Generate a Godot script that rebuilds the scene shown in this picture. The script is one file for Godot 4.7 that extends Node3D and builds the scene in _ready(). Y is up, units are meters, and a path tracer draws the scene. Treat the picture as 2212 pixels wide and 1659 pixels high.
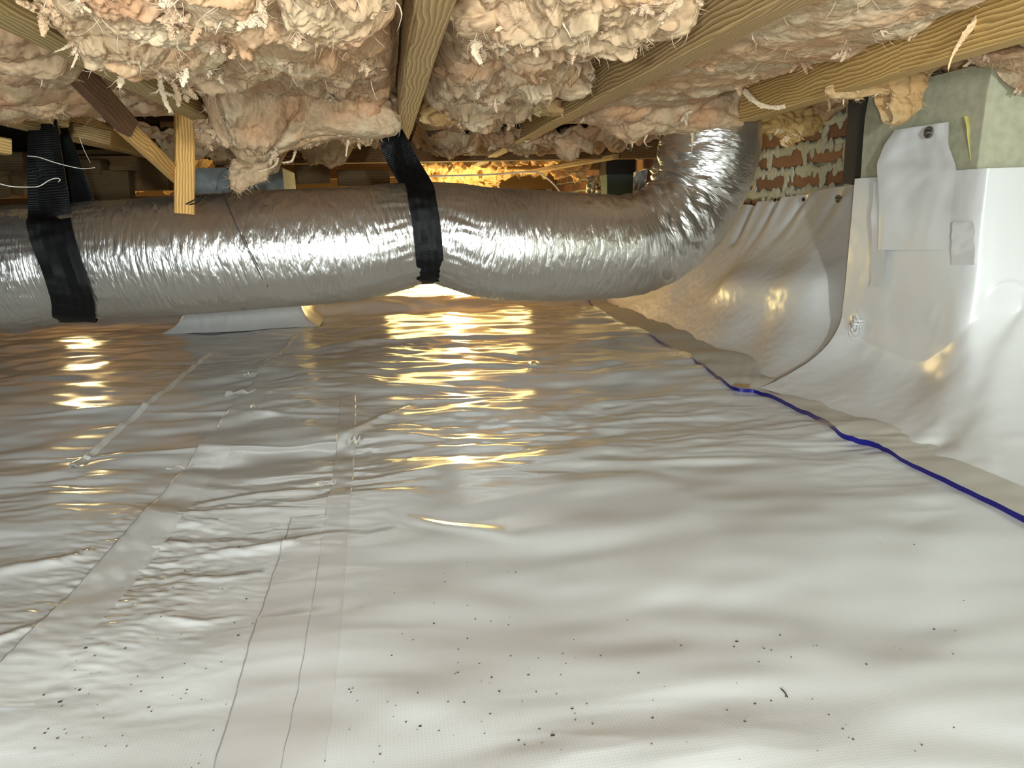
extends Node3D

# ---------------------------------------------------------------- camera model (pixels of a 2212 x 1659 frame -> points of the place)
const FOCAL := 1600.0
const EYE := Vector3(0, 0.43, 0)
var lens := Basis(Vector3(0.98584596, -0.02547352, 0.1657071), Vector3(0.06262693, 0.97279452, -0.22304416), Vector3(-0.15551724, 0.23026491, 0.96062087))
var rng := RandomNumberGenerator.new()
var M := {}
var na := FastNoiseLite.new()
var nb := FastNoiseLite.new()
var nc := FastNoiseLite.new()
var JOIST_Y := 0.63

func ray(px: float, py: float) -> Vector3:
	return lens * Vector3((px - 1106.0) / FOCAL, -(py - 829.5) / FOCAL, -1.0)
func at(px: float, py: float, d: float) -> Vector3:
	var r := ray(px, py)
	return EYE + r * (-d / r.z)
func on_y(px: float, py: float, y: float) -> Vector3:
	var r := ray(px, py)
	return EYE + r * ((y - EYE.y) / r.y)
func on_x(px: float, py: float, x: float) -> Vector3:
	var r := ray(px, py)
	return EYE + r * (x / r.x)

# ---------------------------------------------------------------- objects
var taken := {}
func numbered(called: String) -> String:
	if not taken.has(called):
		taken[called] = 0
		return called
	taken[called] += 1
	return "%s_%03d" % [called, taken[called]]
func thing(called: String, label: String, category: String, group := "") -> Node3D:
	var o := Node3D.new()
	o.name = numbered(called)
	add_child(o)
	o.set_meta("label", label)
	o.set_meta("category", category)
	if group: o.set_meta("group", group)
	return o
func part(called: String, mesh: Mesh, mat: Material, parent: Node3D, label := "", stuff := false) -> MeshInstance3D:
	var o := MeshInstance3D.new()
	o.name = called
	o.mesh = mesh
	o.material_override = mat
	parent.add_child(o, true)
	if label: o.set_meta("label", label)
	if stuff: o.set_meta("kind", "stuff")
	return o
func tag(called: String, mesh: Mesh, mat: Material, label: String, category: String, group := "") -> MeshInstance3D:
	var o := part(numbered(called), mesh, mat, self, label)
	o.set_meta("category", category)
	if group: o.set_meta("group", group)
	return o
func structure(called: String, mesh: Mesh, mat: Material, label: String) -> MeshInstance3D:
	var o := part(called, mesh, mat, self, label)
	o.set_meta("kind", "structure")
	return o

# ---------------------------------------------------------------- mesh building
class Shape:
	var v := PackedVector3Array()
	var n := PackedVector3Array()
	var uv := PackedVector2Array()
	var c := PackedColorArray()
	var ix := PackedInt32Array()
	func done() -> ArrayMesh:
		var a := []
		a.resize(Mesh.ARRAY_MAX)
		a[Mesh.ARRAY_VERTEX] = v
		a[Mesh.ARRAY_NORMAL] = n
		a[Mesh.ARRAY_TEX_UV] = uv
		if c.size() == v.size(): a[Mesh.ARRAY_COLOR] = c
		a[Mesh.ARRAY_INDEX] = ix
		var m := ArrayMesh.new()
		m.add_surface_from_arrays(Mesh.PRIMITIVE_TRIANGLES, a)
		return m
	# a grid of nu x nv points already in p; its front is the side of (dv x du); hole: cells left out
	func grid(p: PackedVector3Array, nu: int, nv: int, uvs: PackedVector2Array, cols := PackedColorArray(), flip := false, wrap := false) -> void:
		var base := v.size()
		v.append_array(p)
		uv.append_array(uvs)
		if cols.size() > 0: c.append_array(cols)
		for j in nv:
			var j0 := maxi(j - 1, 0)
			var j1 := mini(j + 1, nv - 1)
			for i in nu:
				var i0 := i - 1
				var i1 := i + 1
				if wrap:
					if i0 < 0: i0 = nu - 2
					if i1 > nu - 1: i1 = 1
				else:
					i0 = maxi(i0, 0)
					i1 = mini(i1, nu - 1)
				var du := p[j * nu + i1] - p[j * nu + i0]
				var dv := p[j1 * nu + i] - p[j0 * nu + i]
				var k := dv.cross(du)
				if flip: k = -k
				n.append(k.normalized() if k.length_squared() > 1e-20 else Vector3.UP)
		for j in nv - 1:
			for i in nu - 1:
				var a := base + j * nu + i
				if flip:
					ix.append_array([a, a + nu, a + 1, a + 1, a + nu, a + nu + 1])
				else:
					ix.append_array([a, a + 1, a + nu, a + 1, a + nu + 1, a + nu])
	func tri(p: Vector3, q: Vector3, r: Vector3, up: Vector3, ua := Vector2(), ub := Vector2(), uc := Vector2()) -> void:
		var k := (r - p).cross(q - p)
		if k.dot(up) < 0.0:
			var t := q
			q = r
			r = t
			var tu := ub
			ub = uc
			uc = tu
			k = -k
		k = k.normalized()
		var b := v.size()
		v.append_array([p, q, r])
		n.append_array([k, k, k])
		uv.append_array([ua, ub, uc])
		ix.append_array([b, b + 1, b + 2])
	func quad(p: Vector3, q: Vector3, r: Vector3, s: Vector3, up: Vector3, ua := Vector2(0, 0), ub := Vector2(1, 0), uc := Vector2(1, 1), ud := Vector2(0, 1)) -> void:
		tri(p, q, r, up, ua, ub, uc)
		tri(p, r, s, up, ua, uc, ud)
	# closed outline (in order) swept from ring to ring, flat shaded, with caps
	func loft(rings: Array, u0: float, us: PackedFloat32Array, cap := true) -> void:
		var k: int = rings[0].size()
		var centres := []
		for r in rings:
			var m := Vector3()
			for p in r: m += p
			centres.append(m / k)
		for a in rings.size() - 1:
			var per := 0.0
			for i in k:
				var i2 := (i + 1) % k
				var w: float = (rings[a][i2] - rings[a][i]).length()
				var mid: Vector3 = (rings[a][i] + rings[a][i2]) * 0.5 - centres[a]
				quad(rings[a][i], rings[a][i2], rings[a + 1][i2], rings[a + 1][i], mid, Vector2(u0 + us[a], per), Vector2(u0 + us[a], per + w), Vector2(u0 + us[a + 1], per + w), Vector2(u0 + us[a + 1], per))
				per += w
		if cap:
			for e in [0, rings.size() - 1]:
				var other: int = 1 if e == 0 else rings.size() - 2
				for i in k:
					var i2 := (i + 1) % k
					tri(centres[e], rings[e][i], rings[e][i2], centres[e] - centres[other], Vector2(u0, 0), Vector2(u0, rings[e][i].distance_to(centres[e])), Vector2(u0 + 0.02, rings[e][i2].distance_to(centres[e])))

# a board from a to b: w across, h up, chamfered
func board(a: Vector3, b: Vector3, w: float, h: float, up := Vector3.UP, ch := 0.003, wob := 0.0) -> ArrayMesh:
	var s := Shape.new()
	add_board(s, a, b, w, h, up, ch, wob)
	return s.done()
func add_board(s: Shape, a: Vector3, b: Vector3, w: float, h: float, up := Vector3.UP, ch := 0.003, wob := 0.0) -> void:
	var d := (b - a).normalized()
	var x := d.cross(up).normalized()
	var y := x.cross(d).normalized()
	var hw := w * 0.5
	var hh := h * 0.5
	var prof := [Vector2(-hw + ch, -hh), Vector2(hw - ch, -hh), Vector2(hw, -hh + ch), Vector2(hw, hh - ch), Vector2(hw - ch, hh), Vector2(-hw + ch, hh), Vector2(-hw, hh - ch), Vector2(-hw, -hh + ch)]
	var L := a.distance_to(b)
	var steps := maxi(1, int(L / 0.15)) if wob > 0.0 else 1
	var rings := []
	var us := PackedFloat32Array()
	for k in steps + 1:
		var t := float(k) / steps
		var o := a.lerp(b, t)
		if wob > 0.0: o += (x * na.get_noise_2d(t * 900.0, a.x * 300) + y * na.get_noise_2d(t * 900.0, a.x * 300 + 90.0)) * wob
		var r := []
		for q in prof: r.append(o + x * q.x + y * q.y)
		rings.append(r)
		us.append(t * L)
	s.loft(rings, rng.randf() * 2.0, us)

func catmull(p: Array, t: float):
	var f := t * (p.size() - 1)
	var i := clampi(int(f), 0, p.size() - 2)
	var k := f - i
	var p0 = p[maxi(i - 1, 0)]
	var p1 = p[i]
	var p2 = p[i + 1]
	var p3 = p[mini(i + 2, p.size() - 1)]
	return 0.5 * ((2.0 * p1) + (p2 - p0) * k + (2.0 * p0 - 5.0 * p1 + 4.0 * p2 - p3) * k * k + (3.0 * p1 - p0 - 3.0 * p2 + p3) * k * k * k)

# a round thread, wire or cable along points
func add_tube(s: Shape, pts: Array, r0: float, r1: float, nseg := 24, sides := 6, flat := 1.0) -> void:
	var p := PackedVector3Array()
	var uvs := PackedVector2Array()
	for j in nseg + 1:
		var t := float(j) / nseg
		var o: Vector3 = catmull(pts, t)
		var e: Vector3 = catmull(pts, minf(t + 0.02, 1.0)) - catmull(pts, maxf(t - 0.02, 0.0))
		e = e.normalized()
		var x := e.cross(Vector3(0.13, 0.22, 0.96)).normalized()
		var y := x.cross(e)
		var r := lerpf(r0, r1, t)
		for i in sides + 1:
			var a := TAU * i / sides
			p.append(o + x * cos(a) * r + y * sin(a) * r * flat)
			uvs.append(Vector2(t, float(i) / sides))
	s.grid(p, sides + 1, nseg + 1, uvs, PackedColorArray(), false, true)
func tube(pts: Array, r0: float, r1: float, nseg := 24, sides := 6, flat := 1.0) -> ArrayMesh:
	var s := Shape.new()
	add_tube(s, pts, r0, r1, nseg, sides, flat)
	return s.done()

# a flat webbing: width across "side", thickness along the path's normal
func ribbon(pts: Array, widths: Array, sides: Array, th: float, nseg: int) -> ArrayMesh:
	var s := Shape.new()
	var rings := []
	var us := PackedFloat32Array()
	for j in nseg + 1:
		var t := float(j) / nseg
		var o: Vector3 = catmull(pts, t)
		var e: Vector3 = (catmull(pts, minf(t + 0.02, 1.0)) - catmull(pts, maxf(t - 0.02, 0.0))).normalized()
		var sd: Vector3 = catmull(sides, t)
		sd = (sd - e * sd.dot(e)).normalized()
		var nn := sd.cross(e)
		var w: float = catmull(widths, t) * 0.5
		var r := []
		for q in [[-1.0, -1.0], [-0.5, -1.0], [0.0, -1.0], [0.5, -1.0], [1.0, -1.0], [1.0, 1.0], [0.5, 1.0], [0.0, 1.0], [-0.5, 1.0], [-1.0, 1.0]]:
			r.append(o + sd * w * q[0] + nn * th * 0.5 * q[1] + nn * 0.004 * na.get_noise_2d(t * 700.0, q[0] * 60.0))
		rings.append(r)
		us.append(t)
	s.loft(rings, 0.0, us)
	return s.done()

func fold(p: Vector3, a: Vector3, b: Vector3, w: float) -> float:
	var ab := b - a
	var t := clampf((p - a).dot(ab) / ab.length_squared(), 0.0, 1.0)
	var d := p.distance_to(a + ab * t) / w
	return exp(-d * d)

# ---------------------------------------------------------------- textures
func noise_image(w: int, h: int, freq: float, seed_: int, kind := FastNoiseLite.TYPE_SIMPLEX_SMOOTH, fractal := FastNoiseLite.FRACTAL_FBM, oct := 4) -> Image:
	var f := FastNoiseLite.new()
	f.seed = seed_
	f.frequency = freq
	f.noise_type = kind
	f.fractal_type = fractal
	f.fractal_octaves = oct
	if kind == FastNoiseLite.TYPE_CELLULAR:
		f.cellular_return_type = FastNoiseLite.RETURN_DISTANCE2_SUB
		f.fractal_octaves = oct
	return f.get_seamless_image(w, h)
func tex(i: Image) -> ImageTexture:
	i.convert(Image.FORMAT_RGB8)
	i.generate_mipmaps()
	return ImageTexture.create_from_image(i)
func stretched(w: int, h: int, to_w: int, to_h: int, freq: float, seed_: int, kind := FastNoiseLite.TYPE_SIMPLEX_SMOOTH, fractal := FastNoiseLite.FRACTAL_FBM, oct := 4) -> Image:
	var i := noise_image(w, h, freq, seed_, kind, fractal, oct)
	i.resize(to_w, to_h, Image.INTERPOLATE_CUBIC)
	return i
func normal_of(i: Image, strength: float) -> ImageTexture:
	i.convert(Image.FORMAT_RGBA8)
	i.bump_map_to_normal_map(strength)
	i.generate_mipmaps()
	return ImageTexture.create_from_image(i)
func grain_images(seed_: int) -> Array:
	var w := 1024
	var h := 256
	var im := Image.create(w, h, false, Image.FORMAT_RGB8)
	var bump := Image.create(w, h, false, Image.FORMAT_RGB8)
	var f := FastNoiseLite.new()
	f.seed = seed_
	f.frequency = 0.004
	f.fractal_octaves = 3
	for y in h:
		for x in w:
			var warp := f.get_noise_2d(x * 0.35, y * 0.9) * 20.0 + f.get_noise_2d(x * 1.6 + 300, y * 5.0) * 2.5
			var r := (y + warp) / 15.0
			var k := r - floorf(r)
			var ring := smoothstep(0.0, 0.75, k) * (1.0 - smoothstep(0.86, 1.0, k))
			var fib := f.get_noise_2d(x * 3.0, y * 70.0) * 0.5
			var t := 1.0 - 0.22 * ring + fib * 0.12
			im.set_pixel(x, y, Color(t, t * (0.985 - 0.05 * ring), t * (0.97 - 0.16 * ring)))
			var b := clampf(0.6 - 0.5 * ring + fib * 0.3, 0.0, 1.0)
			bump.set_pixel(x, y, Color(b, b, b))
	return [tex(im), normal_of(bump, 5.0)]

func mat(c: Color, rough: float, metal := 0.0) -> StandardMaterial3D:
	var m := StandardMaterial3D.new()
	m.albedo_color = c
	m.roughness = rough
	m.metallic = metal
	return m
func wood(c: Color, g: Array, rough := 0.75) -> StandardMaterial3D:
	var m := mat(c, rough)
	m.albedo_texture = g[0]
	m.normal_enabled = true
	m.normal_texture = g[1]
	m.normal_scale = 0.7
	m.uv1_scale = Vector3(2.2, 9.0, 1)
	return m

func make_materials() -> void:
	var g1 := grain_images(11)
	var g2 := grain_images(47)
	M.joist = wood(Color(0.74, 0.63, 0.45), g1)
	M.joist_yellow = wood(Color(0.88, 0.74, 0.48), g2)
	M.joist_green = wood(Color(0.74, 0.65, 0.45), g2)
	M.gloom = wood(Color(0.40, 0.32, 0.19), g2)  # darker copy of the wood: dim light on far blocks put into its colour
	M.old_wood = wood(Color(0.52, 0.40, 0.24), g2)
	M.stick = wood(Color(0.90, 0.72, 0.44), g1)
	M.stick_dark = wood(Color(0.42, 0.28, 0.15), g1)
	var dark := mat(Color(0.30, 0.24, 0.17), 0.9)
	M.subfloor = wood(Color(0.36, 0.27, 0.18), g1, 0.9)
	M.dark = dark
	# white woven plastic sheet: gloss, and the fine weave of its scrim
	var weave := Image.create(128, 128, false, Image.FORMAT_RGB8)
	for y in 128:
		for x in 128:
			var a := sin(TAU * x / 16.0)
			var b := sin(TAU * y / 16.0)
			var k := 0.5 + 0.25 * (maxf(a, -0.2) * (1.0 if (int(y / 16.0) % 2) == 0 else 0.3) + maxf(b, -0.2) * (0.9 if (int(x / 16.0) % 2) == 0 else 0.4))
			weave.set_pixel(x, y, Color(k, k, k))
	var wn := normal_of(weave, 2.0)
	var sheet := mat(Color(0.84, 0.84, 0.83), 0.17)
	sheet.metallic_specular = 0.55
	sheet.normal_enabled = true
	sheet.normal_texture = wn
	sheet.normal_scale = 0.22
	sheet.uv1_scale = Vector3(38, 38, 1)
	sheet.cull_mode = BaseMaterial3D.CULL_DISABLED
	M.sheet = sheet
	var wall_sheet: StandardMaterial3D = sheet.duplicate()
	wall_sheet.albedo_color = Color(0.85, 0.845, 0.83)
	wall_sheet.roughness = 0.33
	wall_sheet.normal_scale = 0.16
	M.wall_sheet = wall_sheet
	var tape: StandardMaterial3D = sheet.duplicate()
	tape.albedo_color = Color(0.82, 0.812, 0.80)
	tape.roughness = 0.2
	tape.normal_scale = 0.1
	M.tape = tape
	var apron: StandardMaterial3D = sheet.duplicate()
	apron.albedo_color = Color(0.79, 0.765, 0.715)
	apron.roughness = 0.45
	apron.normal_scale = 0.1
	M.apron = apron
	M.blue = mat(Color(0.04, 0.03, 0.42), 0.45)
	# crinkled foil
	var cr := stretched(1024, 384, 2048, 1024, 0.018, 5, FastNoiseLite.TYPE_SIMPLEX_SMOOTH, FastNoiseLite.FRACTAL_RIDGED, 4)
	var cr2 := stretched(512, 512, 2048, 1024, 0.03, 9, FastNoiseLite.TYPE_CELLULAR, FastNoiseLite.FRACTAL_NONE, 1)
	cr.convert(Image.FORMAT_RGBA8)
	cr2.convert(Image.FORMAT_RGBA8)
	for y in 0:
		pass
	cr2.adjust_bcs(1.0, 1.0, 0.0)
	var mixed := cr.duplicate()
	for y in range(0, 1024):
		for x in range(0, 2048):
			var k: float = cr.get_pixel(x, y).r * 0.7 + cr2.get_pixel(x, y).r * 0.3
			mixed.set_pixel(x, y, Color(k, k, k))
	var foil := mat(Color(0.86, 0.85, 0.83), 0.28, 0.94)
	foil.normal_enabled = true
	foil.normal_texture = normal_of(mixed, 6.0)
	foil.normal_scale = 1.1
	foil.uv1_scale = Vector3(2.6, 1.0, 1)
	M.foil = foil
	# strap webbing
	var rib := Image.create(64, 64, false, Image.FORMAT_RGB8)
	for y in 64:
		for x in 64:
			var k := 0.5 + 0.4 * sin(TAU * x / 8.0) * (0.8 + 0.2 * sin(TAU * y / 16.0))
			rib.set_pixel(x, y, Color(k, k, k))
	var strap := mat(Color(0.035, 0.036, 0.038), 0.48)
	strap.normal_enabled = true
	strap.normal_texture = normal_of(rib, 3.0)
	strap.normal_scale = 0.5
	strap.uv1_scale = Vector3(28, 14, 1)
	strap.metallic_specular = 0.35
	M.strap = strap
	# glass wool
	var fi := noise_image(512, 512, 0.012, 3, FastNoiseLite.TYPE_SIMPLEX_SMOOTH, FastNoiseLite.FRACTAL_RIDGED, 5)
	var fi2: Image = fi.duplicate()
	fi2.adjust_bcs(1.0, 0.35, 1.0)
	fi2.convert(Image.FORMAT_RGB8)
	for y in 512:
		for x in 512:
			var k: float = 0.80 + 0.20 * fi.get_pixel(x, y).r
			fi2.set_pixel(x, y, Color(k, k * 0.99, k * 0.975))
	var wool := mat(Color(1, 1, 1), 1.0)
	wool.vertex_color_use_as_albedo = true
	wool.metallic_specular = 0.1
	wool.albedo_texture = tex(fi2)
	wool.normal_enabled = true
	wool.normal_texture = normal_of(fi.duplicate(), 6.0)
	wool.normal_scale = 1.1
	wool.uv1_triplanar = true
	wool.uv1_scale = Vector3(7, 7, 7)
	wool.cull_mode = BaseMaterial3D.CULL_DISABLED
	M.wool = wool
	var wisp := mat(Color(1, 1, 1), 1.0)
	wisp.vertex_color_use_as_albedo = true
	wisp.metallic_specular = 0.1
	wisp.backlight = Color(0.35, 0.30, 0.25)
	wisp.cull_mode = BaseMaterial3D.CULL_DISABLED
	M.wisp = wisp
	var ci := noise_image(512, 512, 0.02, 21, FastNoiseLite.TYPE_SIMPLEX_SMOOTH, FastNoiseLite.FRACTAL_FBM, 5)
	var ca: Image = ci.duplicate()
	ca.convert(Image.FORMAT_RGB8)
	for y in 512:
		for x in 512:
			var k: float = 0.90 + 0.14 * (ci.get_pixel(x, y).r - 0.2)
			ca.set_pixel(x, y, Color(k, k, k * 0.98))
	var conc := mat(Color(0.70, 0.685, 0.585), 0.9)
	conc.normal_scale = 0.35
	conc.albedo_texture = tex(ca)
	conc.normal_enabled = true
	conc.normal_texture = normal_of(ci.duplicate(), 3.0)
	conc.uv1_triplanar = true
	conc.uv1_scale = Vector3(3, 3, 3)
	M.concrete = conc
	var blockm: StandardMaterial3D = conc.duplicate()
	blockm.albedo_color = Color(0.60, 0.63, 0.64)
	M.block = blockm
	var mort: StandardMaterial3D = conc.duplicate()
	mort.albedo_color = Color(0.76, 0.755, 0.68)
	mort.uv1_scale = Vector3(9, 9, 9)
	M.mortar = mort
	for k in 4:
		var b: StandardMaterial3D = conc.duplicate()
		b.albedo_color = [Color(0.57, 0.41, 0.29), Color(0.51, 0.36, 0.26), Color(0.60, 0.44, 0.32), Color(0.50, 0.37, 0.28)][k]
		b.uv1_scale = Vector3(8, 8, 8)
		M["brick%d" % k] = b
	var earth: StandardMaterial3D = conc.duplicate()
	earth.albedo_color = Color(0.36, 0.30, 0.23)
	M.earth = earth
	M.post = mat(Color(0.23, 0.30, 0.29), 0.7)
	M.steel = mat(Color(0.55, 0.54, 0.52), 0.35, 1.0)
	M.black = mat(Color(0.03, 0.03, 0.03), 0.5)
	M.thread = mat(Color(0.85, 0.83, 0.78), 0.7)
	M.cable = mat(Color(0.9, 0.89, 0.86), 0.35)
	M.wire = mat(Color(0.13, 0.10, 0.08), 0.5)
	M.speck = mat(Color(0.16, 0.14, 0.12), 0.9)
	M.twig = mat(Color(0.22, 0.15, 0.10), 0.8)
	M.scrap = mat(Color(0.93, 0.93, 0.92), 0.35)
	M.paper = mat(Color(0.80, 0.74, 0.62), 0.8)

# ---------------------------------------------------------------- floor sheet height
func ground(x: float, d: float) -> float:
	var y := 0.010 * na.get_noise_2d(x * 130.0, d * 240.0)
	# broad swells and transverse ripples in the sheet
	var wx := x + 0.03 * nb.get_noise_2d(x * 300.0, d * 300.0)
	var wd := d + 0.10 * na.get_noise_2d(x * 90.0 + 500.0, d * 90.0) + 0.03 * x
	var far := smoothstep(0.75, 1.5, d)
	var patch := smoothstep(-0.25, 0.35, nc.get_noise_2d(x * 130.0 + 900.0, d * 110.0))
	y += (0.0040 + 0.003 * far) * nb.get_noise_2d(wx * 330.0, wd * 620.0)
	var r := nc.get_noise_2d(wx * 420.0 + 60.0, wd * 1500.0 + 40.0 * x)
	y += (0.0006 + 0.0020 * far) * patch * (1.0 - absf(r) * 2.0)
	y += 0.0005 * far * patch * nb.get_noise_2d(wx * 1300.0, wd * 5000.0 + 90.0)
	y += 0.0010 * far * patch * (1.0 - 2.0 * absf(nc.get_noise_2d(wx * 900.0 + d * 700.0, wd * 1300.0 - x * 500.0 + 33.0)))
	for q in creases:
		if absf(d - q[4]) < q[5]:
			var ax: float = x - q[0]
			var az: float = d - q[1]
			var k := clampf((ax * q[2] + az * q[3]) / (q[2] * q[2] + q[3] * q[3]), 0.0, 1.0)
			var ex: float = ax - q[2] * k
			var ez: float = az - q[3] * k + 0.005 * sin(k * 7.0 + q[0] * 30.0)
			var dd: float = (ex * ex * 0.4 + ez * ez) / (q[6] * q[6])
			if dd < 6.0: y += q[7] * exp(-dd) * sin(PI * (0.08 + 0.84 * k))
	# crinkled patch on the left near the seam
	var cr := exp(-pow((x + 0.33) / 0.14, 2) - pow((d - 0.95) / 0.22, 2))
	y += cr * 0.0024 * (absf(nc.get_noise_2d(x * 1800.0 + d * 2000.0, d * 5200.0)) * 2.0)
	# a low bank in the ground behind the duct
	y += 0.055 * smoothstep(3.20, 3.42, d - 0.10 * na.get_noise_2d(x * 120.0, 4.0))
	return y

# long creases: start x and depth, run, middle depth, reach, width, height
var creases := []
func add_crease(px0: float, py0: float, px1: float, py1: float, w: float, h: float) -> void:
	var a := on_y(px0, py0, 0.0)
	var b := on_y(px1, py1, 0.0)
	creases.append([a.x, -a.z, b.x - a.x, a.z - b.z, -(a.z + b.z) * 0.5, absf(a.z - b.z) * 0.5 + w * 4.0, w, h])
func floor_liner() -> void:
	for q in [[-60, 998, 690, 958, 0.008, 0.0035], [725, 955, 900, 868, 0.010, 0.007], [300, 890, 780, 900, 0.010, 0.004], [390, 1095, 740, 1050, 0.010, 0.004], [430, 1200, 730, 1155, 0.011, 0.005],
		[-40, 1250, 215, 1190, 0.012, 0.006], [-60, 1395, 85, 1368, 0.008, 0.004], [330, 1250, 560, 1240, 0.006, 0.003], [320, 1345, 520, 1335, 0.006, 0.003], [830, 1110, 1115, 1165, 0.012, 0.004],
		[880, 960, 1190, 975, 0.014, 0.004], [800, 870, 1150, 860, 0.016, 0.006], [650, 800, 1160, 790, 0.020, 0.006], [690, 745, 1150, 725, 0.022, 0.007],
		[0, 905, 330, 880, 0.014, 0.005], [1150, 1010, 1700, 990, 0.016, 0.004], [300, 1115, 700, 1100, 0.007, 0.0025], [250, 1170, 690, 1175, 0.010, 0.003]]:
		add_crease(q[0], q[1], q[2], q[3], q[4], q[5])
	var t := thing("floor_liner", "white glossy plastic vapour barrier sheet spread over the whole crawl space floor", "plastic sheet")
	var s := Shape.new()
	var nu := 420
	var nv := 620
	var p := PackedVector3Array()
	var uvs := PackedVector2Array()
	for j in nv:
		var v := float(j) / (nv - 1)
		var d := 0.30 * pow(6.2 / 0.30, v) if j > 0 else -0.9
		var half := 0.75 * maxf(d, 0.6) + 0.7
		var lo := maxf(-0.75 * maxf(d, 0.7) - 0.3, -3.9)
		var hi := minf(0.95 + 0.06, 0.70 * maxf(d, 0.7) + 0.5)
		for i in nu:
			var x := lerpf(lo, hi, float(i) / (nu - 1))
			p.append(Vector3(x, ground(x, d), -d))
			uvs.append(Vector2(x, d))
	s.grid(p, nu, nv, uvs)
	part("sheet", s.done(), M.sheet, t)
	# the upper sheet's lapped edge (left), lying a little proud of the lower sheet
	lap(t, "lapped_edge", [Vector2(-90, 1545), Vector2(0, 1452), Vector2(150, 1290), Vector2(345, 1072), Vector2(440, 958), Vector2(520, 858), Vector2(575, 780)], 0.062, 0.0045, M.sheet)
	lap(t, "seam_tape", [Vector2(452, 1680), Vector2(540, 1390), Vector2(605, 1190), Vector2(628, 1120)], 0.058, 0.0008, M.tape)
	lap(t, "seam_tape", [Vector2(600, 1680), Vector2(660, 1390), Vector2(690, 1190), Vector2(722, 1000), Vector2(738, 850)], 0.034, 0.0006, M.tape)
	lap(t, "pleat", [Vector2(150, 1010), Vector2(235, 940), Vector2(330, 865), Vector2(400, 805), Vector2(450, 765)], 0.012, 0.006, M.sheet)
	lap(t, "pleat", [Vector2(560, 800), Vector2(610, 757), Vector2(640, 725)], 0.010, 0.005, M.sheet)

func lap(parent: Node3D, called: String, px: Array, w: float, lift: float, m: Material) -> void:
	var pts := []
	for q in px: pts.append(on_y(q.x, q.y, 0.0))
	var s := Shape.new()
	var nv := 140
	var prof := [0.0, 0.0, 0.04, 0.2, 0.45, 0.7, 0.88, 1.0, 1.02]
	var hts := [-0.9, 0.75, 1.0, 0.85, 0.55, 0.30, 0.10, 0.0, 0.0] if lift > 0.002 else [-0.9, 0.5, 0.7, 0.7, 0.7, 0.7, 0.5, 0.1, 0.0]
	var p := PackedVector3Array()
	var uvs := PackedVector2Array()
	for j in nv:
		var t := float(j) / (nv - 1)
		var o: Vector3 = catmull(pts, t)
		var e: Vector3 = catmull(pts, minf(t + 0.02, 1.0)) - catmull(pts, maxf(t - 0.02, 0.0))
		var sd := e.cross(Vector3.UP).normalized()
		var jag := 0.0012 * na.get_noise_2d(t * 1400.0, w * 9000.0)
		for i in prof.size():
			var q: Vector3 = o + sd * (w * prof[i] + jag)
			var k: float = hts[i]
			q.y = ground(q.x, -q.z) + (lift * k + 0.0006 * minf(1.0, k * 4.0) + 0.0002 if k > -0.05 else -0.003)
			p.append(q)
			uvs.append(Vector2(q.x, -q.z))
	s.grid(p, prof.size(), nv, uvs, PackedColorArray(), false)
	part(called, s.done(), m, parent)

# ---------------------------------------------------------------- side wall liners
func drape(T: Array, C: Array, B: Array, nu: int, nv: int, bump: Callable, m: Material, called: String, parent: Node3D, knee := false) -> MeshInstance3D:
	var s := Shape.new()
	var p := PackedVector3Array()
	var uvs := PackedVector2Array()
	for j in nv:
		var v := float(j) / (nv - 1)
		for i in nu:
			var u := float(i) / (nu - 1)
			var a: Vector3 = catmull(T, u)
			var b: Vector3 = catmull(C, u)
			var c: Vector3 = catmull(B, u)
			var q: Vector3
			if knee:
				var kv := 0.55
				var c2 := Vector3(lerpf(b.x, c.x, 0.12), b.y * 0.30, lerpf(b.z, c.z, 0.2))
				if v < kv:
					q = a.lerp(b, v / kv)
				else:
					var w := (v - kv) / (1.0 - kv)
					q = b * (1 - w) * (1 - w) + c2 * 2.0 * w * (1 - w) + c * w * w
			else:
				q = a * (1 - v) * (1 - v) + b * 2.0 * v * (1 - v) + c * v * v
			var out := Vector3(-0.85, 0.45, 0.25).normalized()
			q += out * float(bump.call(q, u, v))
			p.append(q)
			uvs.append(Vector2(u * 2.2, v * 0.7))
	s.grid(p, nu, nv, uvs, PackedColorArray(), p[nu + 1].y > 99.0)
	return part(called, s.done(), m, parent)

var apron_px := [Vector2(1225, 640), Vector2(1262, 650), Vector2(1300, 676), Vector2(1380, 716), Vector2(1460, 756), Vector2(1520, 800), Vector2(1582, 841), Vector2(1632, 845), Vector2(1665, 858), Vector2(1760, 906), Vector2(1815, 945), Vector2(1890, 966), Vector2(1960, 1001), Vector2(2060, 1050), Vector2(2140, 1090), Vector2(2212, 1127), Vector2(2330, 1190), Vector2(2500, 1290)]
var base_px := [Vector2(1255, 633), Vector2(1290, 645), Vector2(1330, 664), Vector2(1410, 694), Vector2(1500, 733), Vector2(1580, 768), Vector2(1640, 800), Vector2(1655, 836), Vector2(1700, 855), Vector2(1800, 897), Vector2(1880, 930), Vector2(1945, 955), Vector2(2010, 980), Vector2(2080, 1008), Vector2(2150, 1036), Vector2(2212, 1060), Vector2(2330, 1110), Vector2(2500, 1190)]

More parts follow.
